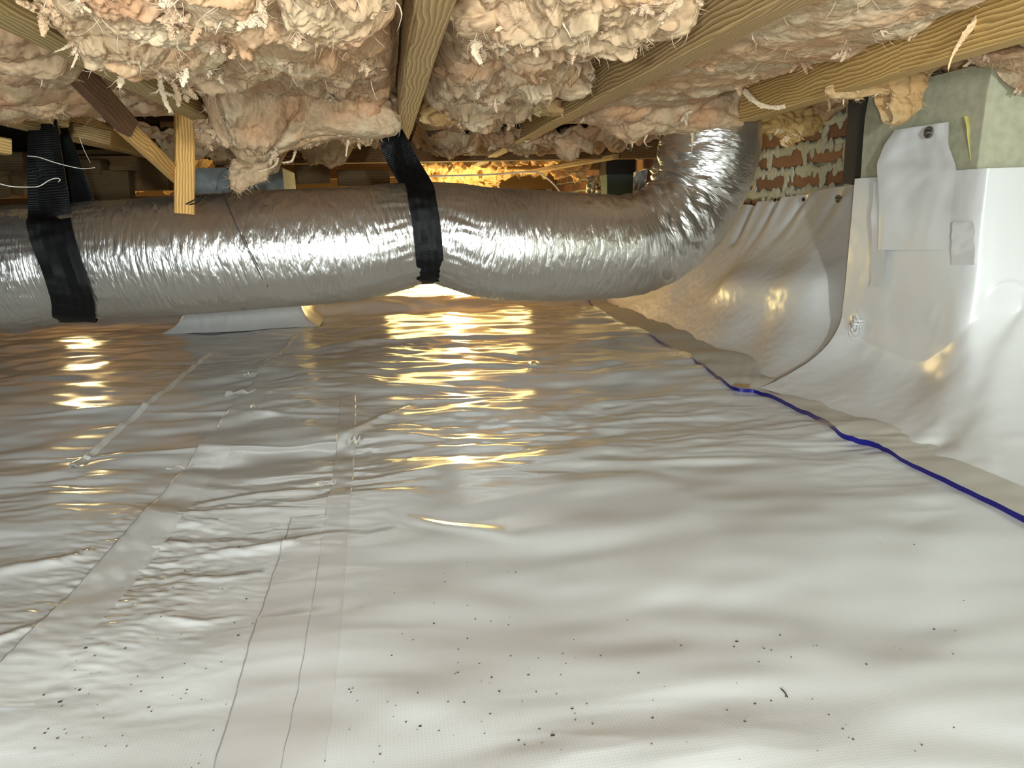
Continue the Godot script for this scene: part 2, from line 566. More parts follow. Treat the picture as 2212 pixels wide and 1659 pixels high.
func wall_liners() -> void:
	var t := thing("wall_liner", "white plastic liner sheet sagging from pins below the exposed bricks", "plastic sheet")
	# along the brick wall, from the pier backwards
	var T := [on_x(1880, 397, 1.292), on_x(1810, 403, 1.292), on_x(1740, 418, 1.292), on_x(1670, 431, 1.292), on_x(1600, 441, 1.292), Vector3(1.292, 0.47, -3.1), Vector3(1.292, 0.47, -4.2), Vector3(1.292, 0.47, -5.9)]
	var B := [on_y(1720, 856, 0.0) + Vector3(0.06, 0, 0), on_y(1655, 815, 0.0), on_y(1600, 775, 0.0), on_y(1530, 745, 0.0), on_y(1440, 705, 0.0), on_y(1330, 663, 0.0), Vector3(0.93, 0.03, -4.2), Vector3(0.93, 0.05, -5.9)]
	var C := []
	for i in T.size():
		C.append(Vector3(1.10 if i < 3 else 1.06, 0.07, lerpf(T[i].z, B[i].z, 0.6)))
	C[0] = Vector3(1.19, 0.01, -1.44)
	var pins := []
	for q in [Vector2(1622, 437), Vector2(1673, 432), Vector2(1735, 431), Vector2(1810, 430)]: pins.append(on_x(q.x, q.y, 1.285))
	var feet := []
	for q in [Vector2(1590, 520), Vector2(1630, 540), Vector2(1660, 560), Vector2(1740, 610)]: feet.append(on_x(q.x, q.y, 1.22))
	var bump := func(q: Vector3, u: float, v: float) -> float:
		var k := 0.02 * nb.get_noise_3d(q.x * 200.0, q.y * 260.0, q.z * 200.0) * (1.0 - v) * v * 3.0
		for i in 4: k -= 0.016 * fold(q, pins[i], feet[i], 0.022) - 0.010 * fold(q, pins[i] + Vector3(0, 0, 0.05), feet[i] + Vector3(0, -0.03, 0.06), 0.02)
		k += 0.030 * fold(q, Vector3(1.16, 0.2, -1.85), Vector3(1.1, 0.19, -2.3), 0.07)
		k += 0.012 * fold(q, Vector3(1.10, 0.14, -1.64), Vector3(0.86, 0.01, -1.62), 0.05)
		k += 0.0012 * nc.get_noise_3d(q.x * 2600.0, q.y * 2600.0, q.z * 2600.0)
		return k
	drape(T, C, B, 200, 110, bump, M.wall_sheet, "sheet", t)
	for q in [Vector2(1622, 437), Vector2(1673, 432), Vector2(1735, 431), Vector2(1810, 430)]:
		var o := on_x(q.x, q.y, 1.272)
		var big: bool = q.x > 1800
		disc(t, "pin", o, Vector3(-1, 0, 0.2), 0.011 if big else 0.006, M.steel if big else M.black)

	var t2 := thing("pier_liner", "white plastic liner wrapped over the near concrete pier with a pinned tab", "plastic sheet")
	var T2 := [Vector3(1.094, 0.478, -1.645), Vector3(1.092, 0.478, -1.55), Vector3(1.092, 0.478, -1.45), Vector3(1.092, 0.480, -1.34), Vector3(1.092, 0.480, -1.258), Vector3(1.115, 0.480, -1.246), Vector3(1.22, 0.480, -1.246), Vector3(1.31, 0.480, -1.245)]
	var B2 := [on_y(1642, 838, 0.0), on_y(1700, 856, 0.0), on_y(1800, 898, 0.0), on_y(1900, 938, 0.0), on_y(2010, 980, 0.0), on_y(2130, 1028, 0.0), on_y(2260, 1080, 0.0), on_y(2500, 1190, 0.0)]
	var C2 := [Vector3(1.088, 0.150, -1.642), Vector3(1.086, 0.112, -1.55), Vector3(1.084, 0.10, -1.45), Vector3(1.082, 0.102, -1.34), Vector3(1.080, 0.17, -1.252), Vector3(1.11, 0.22, -1.225), Vector3(1.20, 0.22, -1.19), Vector3(1.30, 0.20, -1.12)]
	var knot := on_x(1848, 705, 1.085)
	var kn2 := at(2178, 655, 1.215)
	var f2 := on_y(2015, 935, 0.03)
	var bump2 := func(q: Vector3, u: float, v: float) -> float:
		var k := 0.010 * nb.get_noise_3d(q.x * 260.0, q.y * 260.0, q.z * 260.0) * smoothstep(0.0, 0.25, v)
		var dk := q.distance_to(knot)
		k += 0.012 * exp(-pow(dk / 0.022, 2)) * (1.0 + sin(dk * 900.0 + q.y * 300.0) * 0.5)
		var d2 := q.distance_to(kn2)
		k += 0.008 * exp(-pow((d2 - 0.035) / 0.008, 2)) * smoothstep(-0.2, 0.6, (kn2 - q).normalized().dot(Vector3(0.2, -0.6, -0.7)))
		k -= 0.030 * fold(q, kn2, f2, 0.026)
		k += 0.010 * fold(q, kn2 + Vector3(0.02, -0.02, 0.05), on_y(2110, 1000, 0.02), 0.010)
		k += 0.008 * fold(q, kn2 + Vector3(0, 0, 0.03), on_y(2060, 1000, 0.01), 0.012)
		k += 0.004 * fold(q, Vector3(1.083, 0.108, -1.52), Vector3(1.083, 0.105, -1.27), 0.03)
		k += (0.0012 + 0.0012 * smoothstep(0.75, 1.0, v)) * nc.get_noise_3d(q.x * 1500.0, q.y * 1500.0, q.z * 1500.0)
		return k
	drape(T2, C2, B2, 220, 160, bump2, M.wall_sheet, "sheet", t2, true)
	# the tab that is pinned to the bare concrete
	var tab := Shape.new()
	var lft := [Vector2(1936, 281), Vector2(1917, 315), Vector2(1908, 345), Vector2(1905, 372), Vector2(1907, 400), Vector2(1906, 450), Vector2(1900, 540)]
	var rgt := [Vector2(2052, 263), Vector2(2051, 298), Vector2(2058, 330), Vector2(2068, 370), Vector2(2064, 400), Vector2(2058, 450), Vector2(2050, 540)]
	var p := PackedVector3Array()
	var uvs := PackedVector2Array()
	var nu := 22
	var nv := 40
	for j in nv:
		var v := float(j) / (nv - 1)
		var a: Vector2 = catmull(lft, v)
		var b: Vector2 = catmull(rgt, v)
		for i in nu:
			var u := float(i) / (nu - 1)
			var q := a.lerp(b, u)
			var o := on_x(q.x, q.y, 1.089 - 0.005 * smoothstep(0.35, 0.5, v))
			o.x -= 0.003 * (1.0 + nb.get_noise_2d(u * 200.0, v * 260.0)) + 0.010 * exp(-pow((u - 0.05) / 0.2, 2)) * sin(v * 3.0)
			p.append(o)
			uvs.append(Vector2(o.z, o.y))
	tab.grid(p, nu, nv, uvs)
	part("pinned_tab", tab.done(), M.wall_sheet, t2)
	disc(t2, "washer", on_x(2005, 286, 1.079), Vector3(-1, 0, 0), 0.0115, M.steel)
	# tape patches stuck on the wrap
	for r in [[Vector2(2056, 480), Vector2(2104, 478), Vector2(2106, 572), Vector2(2054, 572)], [Vector2(1885, 392), Vector2(1918, 392), Vector2(1910, 620), Vector2(1880, 620)]]:
		var ts := Shape.new()
		var pp := PackedVector3Array()
		var uu := PackedVector2Array()
		for j in 12:
			for i in 5:
				var q: Vector2 = r[0].lerp(r[1], i / 4.0).lerp(r[3].lerp(r[2], i / 4.0), j / 11.0)
				q.x += 5.0 * na.get_noise_2d(j * 90.0, r[0].x + (0.0 if i < 2 else 77.0))
				var o := on_x(q.x, q.y, 1.0815 + 0.0012 * nb.get_noise_2d(i * 60, j * 60))
				pp.append(o)
				uu.append(Vector2(o.z, o.y))
		ts.grid(pp, 5, 12, uu)
		part("tape_patch", ts.done(), M.tape, t2)

	# turned-out foot of the liner lying on the floor sheet, with its blue edge
	var t3 := thing("liner_apron", "beige turned-out liner strip along the foot of the wall with dark blue edge", "plastic strip")
	var E := []
	var F := []
	for q in apron_px: E.append(on_y(q.x, q.y, 0.0))
	for q in base_px: F.append(on_y(q.x, q.y, 0.0))
	var s := Shape.new()
	p = PackedVector3Array()
	uvs = PackedVector2Array()
	nv = 260
	var edge := []
	var hemp := PackedVector3Array()
	var hemuv := PackedVector2Array()
	for j in nv:
		var v := float(j) / (nv - 1)
		var a: Vector3 = catmull(E, v)
		var b: Vector3 = catmull(F, v) + Vector3(0.035, 0, 0)
		var lift := 0.007 + 0.004 * na.get_noise_1d(v * 350.0)
		for i in 7:
			var u := i / 6.0
			var q := a.lerp(b, u)
			q.y = ground(q.x, -q.z) + lerpf(lift, 0.003, u) + 0.0015 * nb.get_noise_2d(u * 90.0, v * 900.0)
			if i == 0:
				edge.append(q)
			p.append(q)
			uvs.append(Vector2(q.x, -q.z))
	s.grid(p, 7, nv, uvs)
	part("strip", s.done(), M.apron, t3)
	# blue cut edge hanging down to the floor sheet
	for j in nv:
		var q: Vector3 = edge[j]
		var top := q + Vector3(-0.0004, 0.0015, 0)
		hemp.append(top)
		hemp.append(Vector3(q.x - 0.001, ground(q.x, -q.z) - 0.001, q.z))
		hemuv.append(Vector2(j, 0))
		hemuv.append(Vector2(j, 1))
	var hs := Shape.new()
	hs.grid(hemp, 2, nv, hemuv)
	var bm: StandardMaterial3D = M.blue
	bm.cull_mode = BaseMaterial3D.CULL_DISABLED
	part("blue_edge", hs.done(), bm, t3, "dark blue edge")
	var ts2 := Shape.new()
	var cc := []
	for q in [Vector2(1588, 838), Vector2(1620, 838), Vector2(1618, 845), Vector2(1586, 845)]:
		var o := on_y(q.x, q.y, 0.0)
		o.y = ground(o.x, -o.z) + 0.012
		cc.append(o)
	ts2.quad(cc[0], cc[1], cc[2], cc[3], Vector3.UP)
	part("tape_tab", ts2.done(), mat(Color(0.72, 0.58, 0.40), 0.5), t3)

func disc(parent: Node3D, called: String, o: Vector3, nrm: Vector3, r: float, m: Material) -> void:
	var s := Shape.new()
	nrm = nrm.normalized()
	var x := nrm.cross(Vector3.UP).normalized()
	var y := nrm.cross(x)
	var rings := []
	for q in [[1.0, -0.003], [1.0, 0.001], [0.85, 0.002], [0.45, 0.0012], [0.4, 0.0045], [0.2, 0.006]]:
		var g := []
		for i in 16: g.append(o + (x * cos(TAU * i / 16) + y * sin(TAU * i / 16)) * r * q[0] + nrm * q[1] * (r / 0.011))
		rings.append(g)
	s.loft(rings, 0, PackedFloat32Array([0, 1, 2, 3, 4, 5]))
	part(called, s.done(), m, parent)

# ---------------------------------------------------------------- foil duct
var duct_c := []
var duct_r := []
func duct_frame(t: float) -> Array:
	var o: Vector3 = catmull(duct_c, t)
	var e: Vector3 = (catmull(duct_c, minf(t + 0.01, 1.0)) - catmull(duct_c, maxf(t - 0.01, 0.0))).normalized()
	var f := (Vector3(0, 0, 1) - e * e.z).normalized()     # towards the viewer's side
	return [o, e, f, f.cross(e)]
func duct() -> void:
	var run := [[-1.5, 0.300, 0.143], [-1.2, 0.312, 0.143], [-0.88, 0.324, 0.143], [-0.755, 0.331, 0.137], [-0.64, 0.335, 0.138], [-0.5, 0.338, 0.142], [-0.3, 0.345, 0.143], [-0.08, 0.353, 0.140], [0.04, 0.370, 0.130], [0.105, 0.377, 0.124], [0.17, 0.366, 0.132], [0.27, 0.342, 0.142], [0.40, 0.331, 0.143]]
	for q in run:
		duct_c.append(Vector3(q[0], q[1], -1.94))
		duct_r.append(q[2])
	for q in [[1335, 533, 1.95, 0.136], [1405, 515, 1.97, 0.132], [1462, 478, 1.99, 0.128], [1497, 425, 2.01, 0.130], [1520, 365, 2.01, 0.136], [1534, 305, 2.01, 0.136], [1538, 245, 2.03, 0.125], [1540, 205, 2.05, 0.11]]:
		duct_c.append(at(q[0], q[1], q[2]))
		duct_r.append(q[3])
	var t := thing("insulated_duct", "silver foil insulated round flexible duct hung across the crawl space", "duct")
	var split := 12.0 / (duct_c.size() - 1)
	var strap_x := [-0.755, 0.105]
	for k in 2:
		var t0 := 0.0 if k == 0 else split
		var t1 := split if k == 0 else 1.0
		var nv := 640 if k == 0 else 380
		var nu := 161
		var p := PackedVector3Array()
		var uvs := PackedVector2Array()
		for j in nv:
			var tt := lerpf(t0, t1, float(j) / (nv - 1))
			var fr := duct_frame(tt)
			var r: float = catmull(duct_r, tt)
			var o: Vector3 = fr[0]
			var near_strap := 0.0
			var under := 0.0
			for sx in strap_x: under = maxf(under, exp(-pow((o.x - sx) / 0.06, 4)) if k == 0 else 0.0)
			for sx in strap_x: near_strap += exp(-pow((o.x - sx) / 0.10, 2)) if k == 0 else 0.0
			var elbow := smoothstep(split, split + 0.12, tt) * (1.0 - smoothstep(0.80, 0.95, tt) * 0.5)
			var L := tt * 3.6
			for i in nu:
				var a := TAU * i / (nu - 1)
				var ca := cos(a)
				var sa := sin(a)
				var q := Vector3(ca, sa, 0)
				var w := 0.0022 * nb.get_noise_3d(ca * 120.0, sa * 120.0, L * 260.0)
				w += 0.0007 * (0.5 - absf(nc.get_noise_3d(ca * 190.0, sa * 190.0, L * 3200.0))) * 2.0
				w += 0.0004 * (0.5 - absf(nb.get_noise_3d(ca * 900.0 + 40, sa * 900.0, L * 9000.0))) * 2.0
				# gathers running to the straps
				w += near_strap * 0.006 * nc.get_noise_3d(ca * 900.0, sa * 900.0, L * 500.0)
				# deep cross folds in the elbow, strongest on the inside of the bend
				if elbow > 0.0:
					var ins := 0.45 + 0.55 * smoothstep(-0.3, 1.0, sa)
					var fo := absf(na.get_noise_3d(ca * 90.0, sa * 90.0, L * 620.0 + ca * 60.0))
					w += elbow * ins * (0.024 * fo - 0.008) * (1.0 - 0.6 * smoothstep(0.80, 0.88, tt))
					w += elbow * 0.0015 * (0.5 - absf(nc.get_noise_3d(ca * 300.0, sa * 300.0, L * 3500.0)))
				if under > 0.0: w = lerpf(w, minf(w, 0.001) * 0.3, under)
				p.append(o + (fr[2] * ca + fr[3] * sa) * (r + w))
				uvs.append(Vector2(L, a / TAU))
		var s := Shape.new()
		s.grid(p, nu, nv, uvs, PackedColorArray(), true, true)
		part("straight_run" if k == 0 else "elbow", s.done(), M.foil, t)

func straps() -> void:
	for k in 2:
		var label: String = ["wide black webbing strap holding up the duct beside the hanging wooden stick", "black webbing strap cinching the middle of the duct under the centre joist"][k]
		var t := thing("hanger_strap", label, "strap", "black straps hanging the duct")
		# where it crosses the top, the middle and the underside of the duct
		var xs := [at(108, 445, 1.87).x, at(133, 560, 1.79).x, at(158, 690, 1.93).x] if k == 0 else [at(907, 410, 1.88).x, at(926, 500, 1.80).x, at(926, 610, 1.92).x]
		var w0 := 0.088 if k == 0 else 0.066
		var pts := []
		var ws := []
		var sd := []
		if k == 0:
			pts.append(at(92, 255, 1.93))
			ws.append(0.062)
			sd.append(Vector3(1, 0.1, 0.1))
			pts.append(at(97, 340, 1.90))
			ws.append(0.075)
			sd.append(Vector3(1, 0.05, 0.05))
		else:
			pts.append(at(858, 283, 1.97))
			ws.append(0.030)
			sd.append(Vector3(0.8, 0.2, 0.5))
			pts.append(at(882, 350, 1.93))
			ws.append(0.050)
			sd.append(Vector3(0.95, 0.1, 0.2))
		var tq := 0.0
		for i in 400:
			if duct_frame(i / 400.0)[0].x < xs[1]: tq = i / 400.0
		var c: Vector3 = duct_frame(tq)[0]
		var r: float = catmull(duct_r, tq) + 0.006
		for i in 10:
			var f := i / 9.0
			var a := deg_to_rad(lerpf(58.0, -98.0, f))
			var x: float = catmull(xs, f)
			pts.append(Vector3(x, c.y + sin(a) * r, c.z + cos(a) * r))
			ws.append(w0)
			sd.append(Vector3(1, -0.06 if k == 0 else 0.0, 0))
		part("front_leg", ribbon(pts, ws, sd, 0.0024, 110), M.strap, t)
		var bk := []
		var bw := []
		var bs := []
		for i in 8:
			var f := i / 7.0
			var a := deg_to_rad(lerpf(-98.0, -232.0, f))
			bk.append(Vector3(lerpf(xs[2], xs[0], f), c.y + sin(a) * r, c.z + cos(a) * r))
			bw.append(w0)
			bs.append(Vector3(1, 0, 0))
		bk.append(at(140, 350, 2.03) if k == 0 else at(850, 330, 2.05))
		bw.append(w0 * 0.8)
		bs.append(Vector3(1, 0, 0))
		bk.append(Vector3(bk[8].x - 0.02, JOIST_Y + 0.03, bk[8].z))
		bw.append(w0 * 0.7)
		bs.append(Vector3(1, 0, 0))
		part("back_leg", ribbon(bk, bw, bs, 0.0024, 70), M.strap, t)

# ---------------------------------------------------------------- glass wool
func lin(r: float, g: float, b: float) -> Color:
	return Color(r, g, b).srgb_to_linear()
func wool_colour(x: float, y: float, z: float, warm: float) -> Color:
	var a := na.get_noise_3d(x * 420.0, y * 420.0, z * 420.0)
	var b := nb.get_noise_3d(x * 900.0 + 70.0, y * 900.0, z * 900.0)
	var c := lin(0.89, 0.775, 0.635)
	c = c.lerp(lin(0.91, 0.70, 0.53), clampf(a * 1.6 + 0.1, 0.0, 1.0) * 0.7)
	c = c.lerp(lin(0.95, 0.87, 0.74), clampf(b * 1.8, 0.0, 1.0) * 0.8)
	c = c.lerp(lin(0.86, 0.57, 0.39), clampf(-a * 1.5 - 0.3 + b * 0.4, 0.0, 1.0) * 0.7)
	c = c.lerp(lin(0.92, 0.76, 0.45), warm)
	return Color(c.r * 0.74, c.g * 0.72, c.b * 0.70)

# a curling shred: a random walk that tapers to nothing
func curl(s: Shape, o: Vector3, dir: Vector3, L: float, r0: float, col: Color, n := 9, sides := 5, wild := 0.5) -> void:
	var p := PackedVector3Array()
	var uvs := PackedVector2Array()
	var cs := PackedColorArray()
	var q := o
	var d := dir
	var turn := Vector3(rng.randf_range(-1, 1), rng.randf_range(-0.8, 0.6), rng.randf_range(-1, 1)) * wild
	for j in n:
		var t := float(j) / (n - 1)
		var x := d.cross(Vector3(0.11, 0.2, 0.97)).normalized()
		var y := x.cross(d)
		var r := r0 * pow(1.0 - t, 0.7) * rng.randf_range(0.65, 1.25) + 0.0001
		for i in sides + 1:
			var a := TAU * (i % sides) / sides
			p.append(q + x * cos(a) * r + y * sin(a) * r * 0.5)
			uvs.append(Vector2(t, float(i) / sides))
			cs.append(col)
		d = (d + turn * 0.35 + Vector3(rng.randf_range(-1, 1), rng.randf_range(-1, 1), rng.randf_range(-1, 1)) * 0.22).normalized()
		q += d * L / (n - 1)
	s.grid(p, sides + 1, n, uvs, cs, false, true)
# a torn tuft of fluff: a few clotted rolls of wool lying over one another, and fine wisps
func fluff(s: Shape, o: Vector3, size: float, nn: Vector3, col: Color) -> void:
	var ax := Vector3(rng.randf_range(-1, 1), rng.randf_range(-0.5, 0.15), rng.randf_range(-0.4, 0.4)).normalized()
	for k in rng.randi_range(2, 4):
		var p := PackedVector3Array()
		var uvs := PackedVector2Array()
		var cs := PackedColorArray()
		var d := (ax + Vector3(rng.randf_range(-0.6, 0.6), rng.randf_range(-0.6, 0.3), rng.randf_range(-0.4, 0.4))).normalized()
		var L := size * rng.randf_range(1.0, 2.2)
		var q := o - d * L * 0.5 + Vector3(rng.randf_range(-1, 1), rng.randf_range(-0.6, 0.2), rng.randf_range(-1, 1)) * size * 0.3
		var turn := Vector3(rng.randf_range(-1, 1), rng.randf_range(-1, 0.4), rng.randf_range(-1, 1)) * 0.25
		var ph := rng.randf() * 900.0
		var n := 30
		for j in n:
			var t := float(j) / (n - 1)
			var x := d.cross(Vector3(0.11, 0.2, 0.97)).normalized()
			var y := x.cross(d)
			var r := size * 0.27 * pow(maxf(sin(PI * (t * 0.92 + 0.04)), 0.0), 0.6)
			for i in 19:
				var a := TAU * (i % 18) / 18.0
				var c0 := cos(a)
				var s0 := sin(a)
				var kk := 0.35 + 1.1 * absf(nb.get_noise_3d(c0 * 70.0 + ph, s0 * 70.0, t * 480.0)) + 1.0 * absf(nc.get_noise_3d(c0 * 190.0 + ph, s0 * 190.0, t * 1500.0)) + 0.5 * na.get_noise_3d(c0 * 420.0 + ph, s0 * 420.0, t * 3600.0)
				p.append(q + (x * c0 + y * s0 * 0.6) * r * kk)
				uvs.append(Vector2(t, i / 18.0))
				cs.append(col)
			d = (d + turn * 0.5 + Vector3(rng.randf_range(-1, 1), rng.randf_range(-1, 1), rng.randf_range(-1, 1)) * 0.10).normalized()
			q += d * L / (n - 1)
		s.grid(p, 19, n, uvs, cs, false, true)
	for k in 7:
		var dir := (nn * 0.3 + ax * rng.randf_range(-1, 1) + Vector3(rng.randf_range(-0.7, 0.7), rng.randf_range(-0.9, 0.2), rng.randf_range(-0.5, 0.7))).normalized()
		curl(s, o, dir, size * rng.randf_range(0.8, 1.6), size * rng.randf_range(0.015, 0.04), col, 9, 4, 0.8)

# A batt that fills a bay from xa to xb and sags below the joists. lobes: [px, py, depth, rx, rz] - where the lowest point of a lobe is seen.
func batt(label: String, xa: float, xb: float, d0: float, d1: float, nu: int, nv: int, base: float, lobes: Array, o: Dictionary) -> Node3D:
	var t := thing("insulation_batt", label, "insulation", "pink glass wool batts between the joists")
	var lb := []
	for q in lobes:
		var P := at(q[0], q[1], q[2])
		lb.append([P.x, q[2], base - P.y, q[3], q[4]])
	var rough: float = o.get("rough", 1.0)
	var warm: float = o.get("warm", 0.0)
	var leaves: float = o.get("leaves", 0.4)
	var fine: float = o.get("fine", 1.0)
	var edge_l: float = o.get("edge_l", 0.03)
	var edge_r: float = o.get("edge_r", 0.03)
	var sd: float = o.get("seed", 0.0)
	var lift_l: float = o.get("lift_l", 0.02)
	var lift_r: float = o.get("lift_r", 0.02)
	var wid_l: float = o.get("wid_l", 0.06)
	var wid_r: float = o.get("wid_r", 0.06)
	var p := PackedVector3Array()
	var uvs := PackedVector2Array()
	var cs := PackedColorArray()
	var sags := PackedFloat32Array()
	for j in nv:
		var v := float(j) / (nv - 1)
		var d := d0 * pow(d1 / d0, v)
		for i in nu:
			var u := float(i) / (nu - 1)
			var x := lerpf(xa, xb, u)
			var wx := x + 0.022 * nb.get_noise_3d(x * 500.0, sd, d * 500.0)
			var wd := d + 0.030 * nb.get_noise_3d(x * 500.0 + 90.0, sd, d * 500.0)
			var sag := 0.0
			for q in lb:
				var ex: float = (wx - q[0]) / q[3]
				var ed: float = (wd - q[1]) / q[4]
				var k := 1.0 - ex * ex - ed * ed
				if k > 0.0: sag = maxf(sag, q[2] * pow(k, 0.55))
			var b1 := absf(na.get_noise_3d(wx * 900.0, sd * 7.0, wd * 700.0))
			var b2 := absf(nb.get_noise_3d(wx * 2000.0 + 31.0, sd, wd * 1500.0))
			var b3 := absf(nc.get_noise_3d(wx * 4600.0, sd, wd * 4000.0))
			sag += rough * (0.055 * b1 + 0.018 * b2 + 0.004 * b3)
			# torn layers: the batt comes away in leaves
			var ly := (sag + 0.006 * nb.get_noise_2d(wx * 700.0, wd * 700.0 + sd)) / 0.017
			var fr := ly - floorf(ly)
			sag = lerpf(sag, (floorf(ly) + smoothstep(0.25, 0.75, fr)) * 0.017, 0.8 * leaves)
			sag += fine * (0.0065 * absf(nc.get_noise_3d(wx * 4600.0, sd, wd * 4300.0)) + 0.0038 * absf(nb.get_noise_3d(wx * 9500.0, sd + 40.0, wd * 8500.0)))
			var e := smoothstep(0.0, 1.0, (x - xa) / edge_l) * smoothstep(0.0, 1.0, (xb - x) / edge_r)
			sag *= 0.25 + 0.75 * e
			var up: float = lift_l * (1.0 - smoothstep(0.0, wid_l, x - xa)) + lift_r * (1.0 - smoothstep(0.0, wid_r, xb - x))
			sag *= smoothstep(0.0, 0.10, 1.0 - v) * 0.8 + 0.2
			sags.append(sag)
			var q := Vector3(x, base + up - sag, -d)
			q.x += 0.014 * rough * nc.get_noise_3d(x * 1100.0, sag * 1500.0, d * 1100.0) * e
			q.z += 0.016 * rough * nc.get_noise_3d(x * 1100.0 + 50, sag * 1500.0 + 50, d * 1100.0) + sag * 0.35
			p.append(q)
			uvs.append(Vector2(x, d))
			cs.append(wool_colour(x, q.y + sd, d, warm))
	var s := Shape.new()
	s.grid(p, nu, nv, uvs, cs, true)
	part("batt_body", s.done(), M.wool, t)
	# torn tufts and loose curling shreds over it
	var fl := Shape.new()
	var st := Shape.new()
	var nf: int = o.get("flakes", 40)
	var ns: int = int(o.get("strands", 100)) * 4
	var tries := 0
	var made := 0
	while made < nf + ns and tries < 20000:
		tries += 1
		var i := rng.randi_range(2, nu - 3)
		var j := rng.randi_range(2, nv - 4)
		var k := j * nu + i
		if rng.randf() > 0.10 + sags[k] * 7.0: continue
		var q := p[k]
		var nn: Vector3 = (p[k + 1] - p[k - 1]).cross(p[k + nu] - p[k - nu]).normalized()
		if nn.y > 0.0: nn = -nn
		var col := wool_colour(q.x + rng.randf_range(-0.1, 0.1), q.y + sd, -q.z + rng.randf_range(-0.1, 0.1), warm).lerp(lin(0.90, 0.82, 0.72), rng.randf_range(0.0, 0.6))
		if made < nf:
			fluff(fl, q + nn * 0.002, rng.randf_range(0.007, 0.021) * minf(1.0, 0.45 - q.z * 0.45), nn, col)
		else:
			var dir := (nn * 0.3 + Vector3(rng.randf_range(-1, 1), rng.randf_range(-0.8, 0.1), rng.randf_range(-0.5, 0.5))).normalized()
			curl(st, q - nn * 0.002, dir, rng.randf_range(0.006, 0.024) if rng.randf() < 0.9 else rng.randf_range(0.02, 0.045), rng.randf_range(0.00015, 0.0005) if rng.randf() < 0.85 else rng.randf_range(0.0006, 0.0016), col, 8, 3, 0.9)
		made += 1
	if nf > 0: part("torn_tufts", fl.done(), M.wool, t, "", true)
	if ns > 0: part("loose_shreds", st.done(), M.wisp, t, "", true)
	return t

# a tapering shred of wool hanging where the photograph shows one: pixels, depth, widths in pixels
func shred(parent: Node3D, px: Array, d: float, w0: float, w1: float, col: Color, flat := 0.55) -> void:
	var pts := []
	for q in px: pts.append(at(q.x, q.y, d))
	var n := 44
	var sides := 16
	var p := PackedVector3Array()
	var uvs := PackedVector2Array()
	var cs := PackedColorArray()
	for j in n + 1:
		var t := float(j) / n
		var o: Vector3 = catmull(pts, t)
		var e: Vector3 = (catmull(pts, minf(t + 0.03, 1.0)) - catmull(pts, maxf(t - 0.03, 0.0))).normalized()
		var x := e.cross(Vector3(0.1, 0.15, 1)).normalized()
		var y := x.cross(e)
		var r := lerpf(w0, w1, pow(t, 0.8)) * 0.5 * d / FOCAL
		for i in sides + 1:
			var a := TAU * (i % sides) / sides
			var c0 := cos(a)
			var s0 := sin(a)
			var k := r * (0.45 + 1.0 * absf(nb.get_noise_3d(c0 * 70.0 + px[0].x, s0 * 70.0, t * 300.0)) + 0.9 * absf(nc.get_noise_3d(c0 * 170.0, s0 * 170.0 + px[0].x, t * 1100.0)) + 0.4 * na.get_noise_3d(c0 * 400.0, s0 * 400.0, t * 3200.0))
			p.append(o + x * cos(a) * k + y * sin(a) * k * flat)
			uvs.append(Vector2(t, float(i) / sides))
			cs.append(col)
	var s := Shape.new()
	s.grid(p, sides + 1, n + 1, uvs, cs, false, true)
	for m in 10:
		var t := rng.randf()
		var o: Vector3 = catmull(pts, t)
		var e: Vector3 = (catmull(pts, minf(t + 0.03, 1.0)) - catmull(pts, maxf(t - 0.03, 0.0))).normalized()
		curl(s, o, (e + Vector3(rng.randf_range(-0.7, 0.7), rng.randf_range(-0.5, 0.2), 0.1)).normalized(), rng.randf_range(6.0, 22.0) * d / FOCAL, 0.0003, col, 8, 3, 0.7)
	part("shred", s.done(), M.wool, parent)

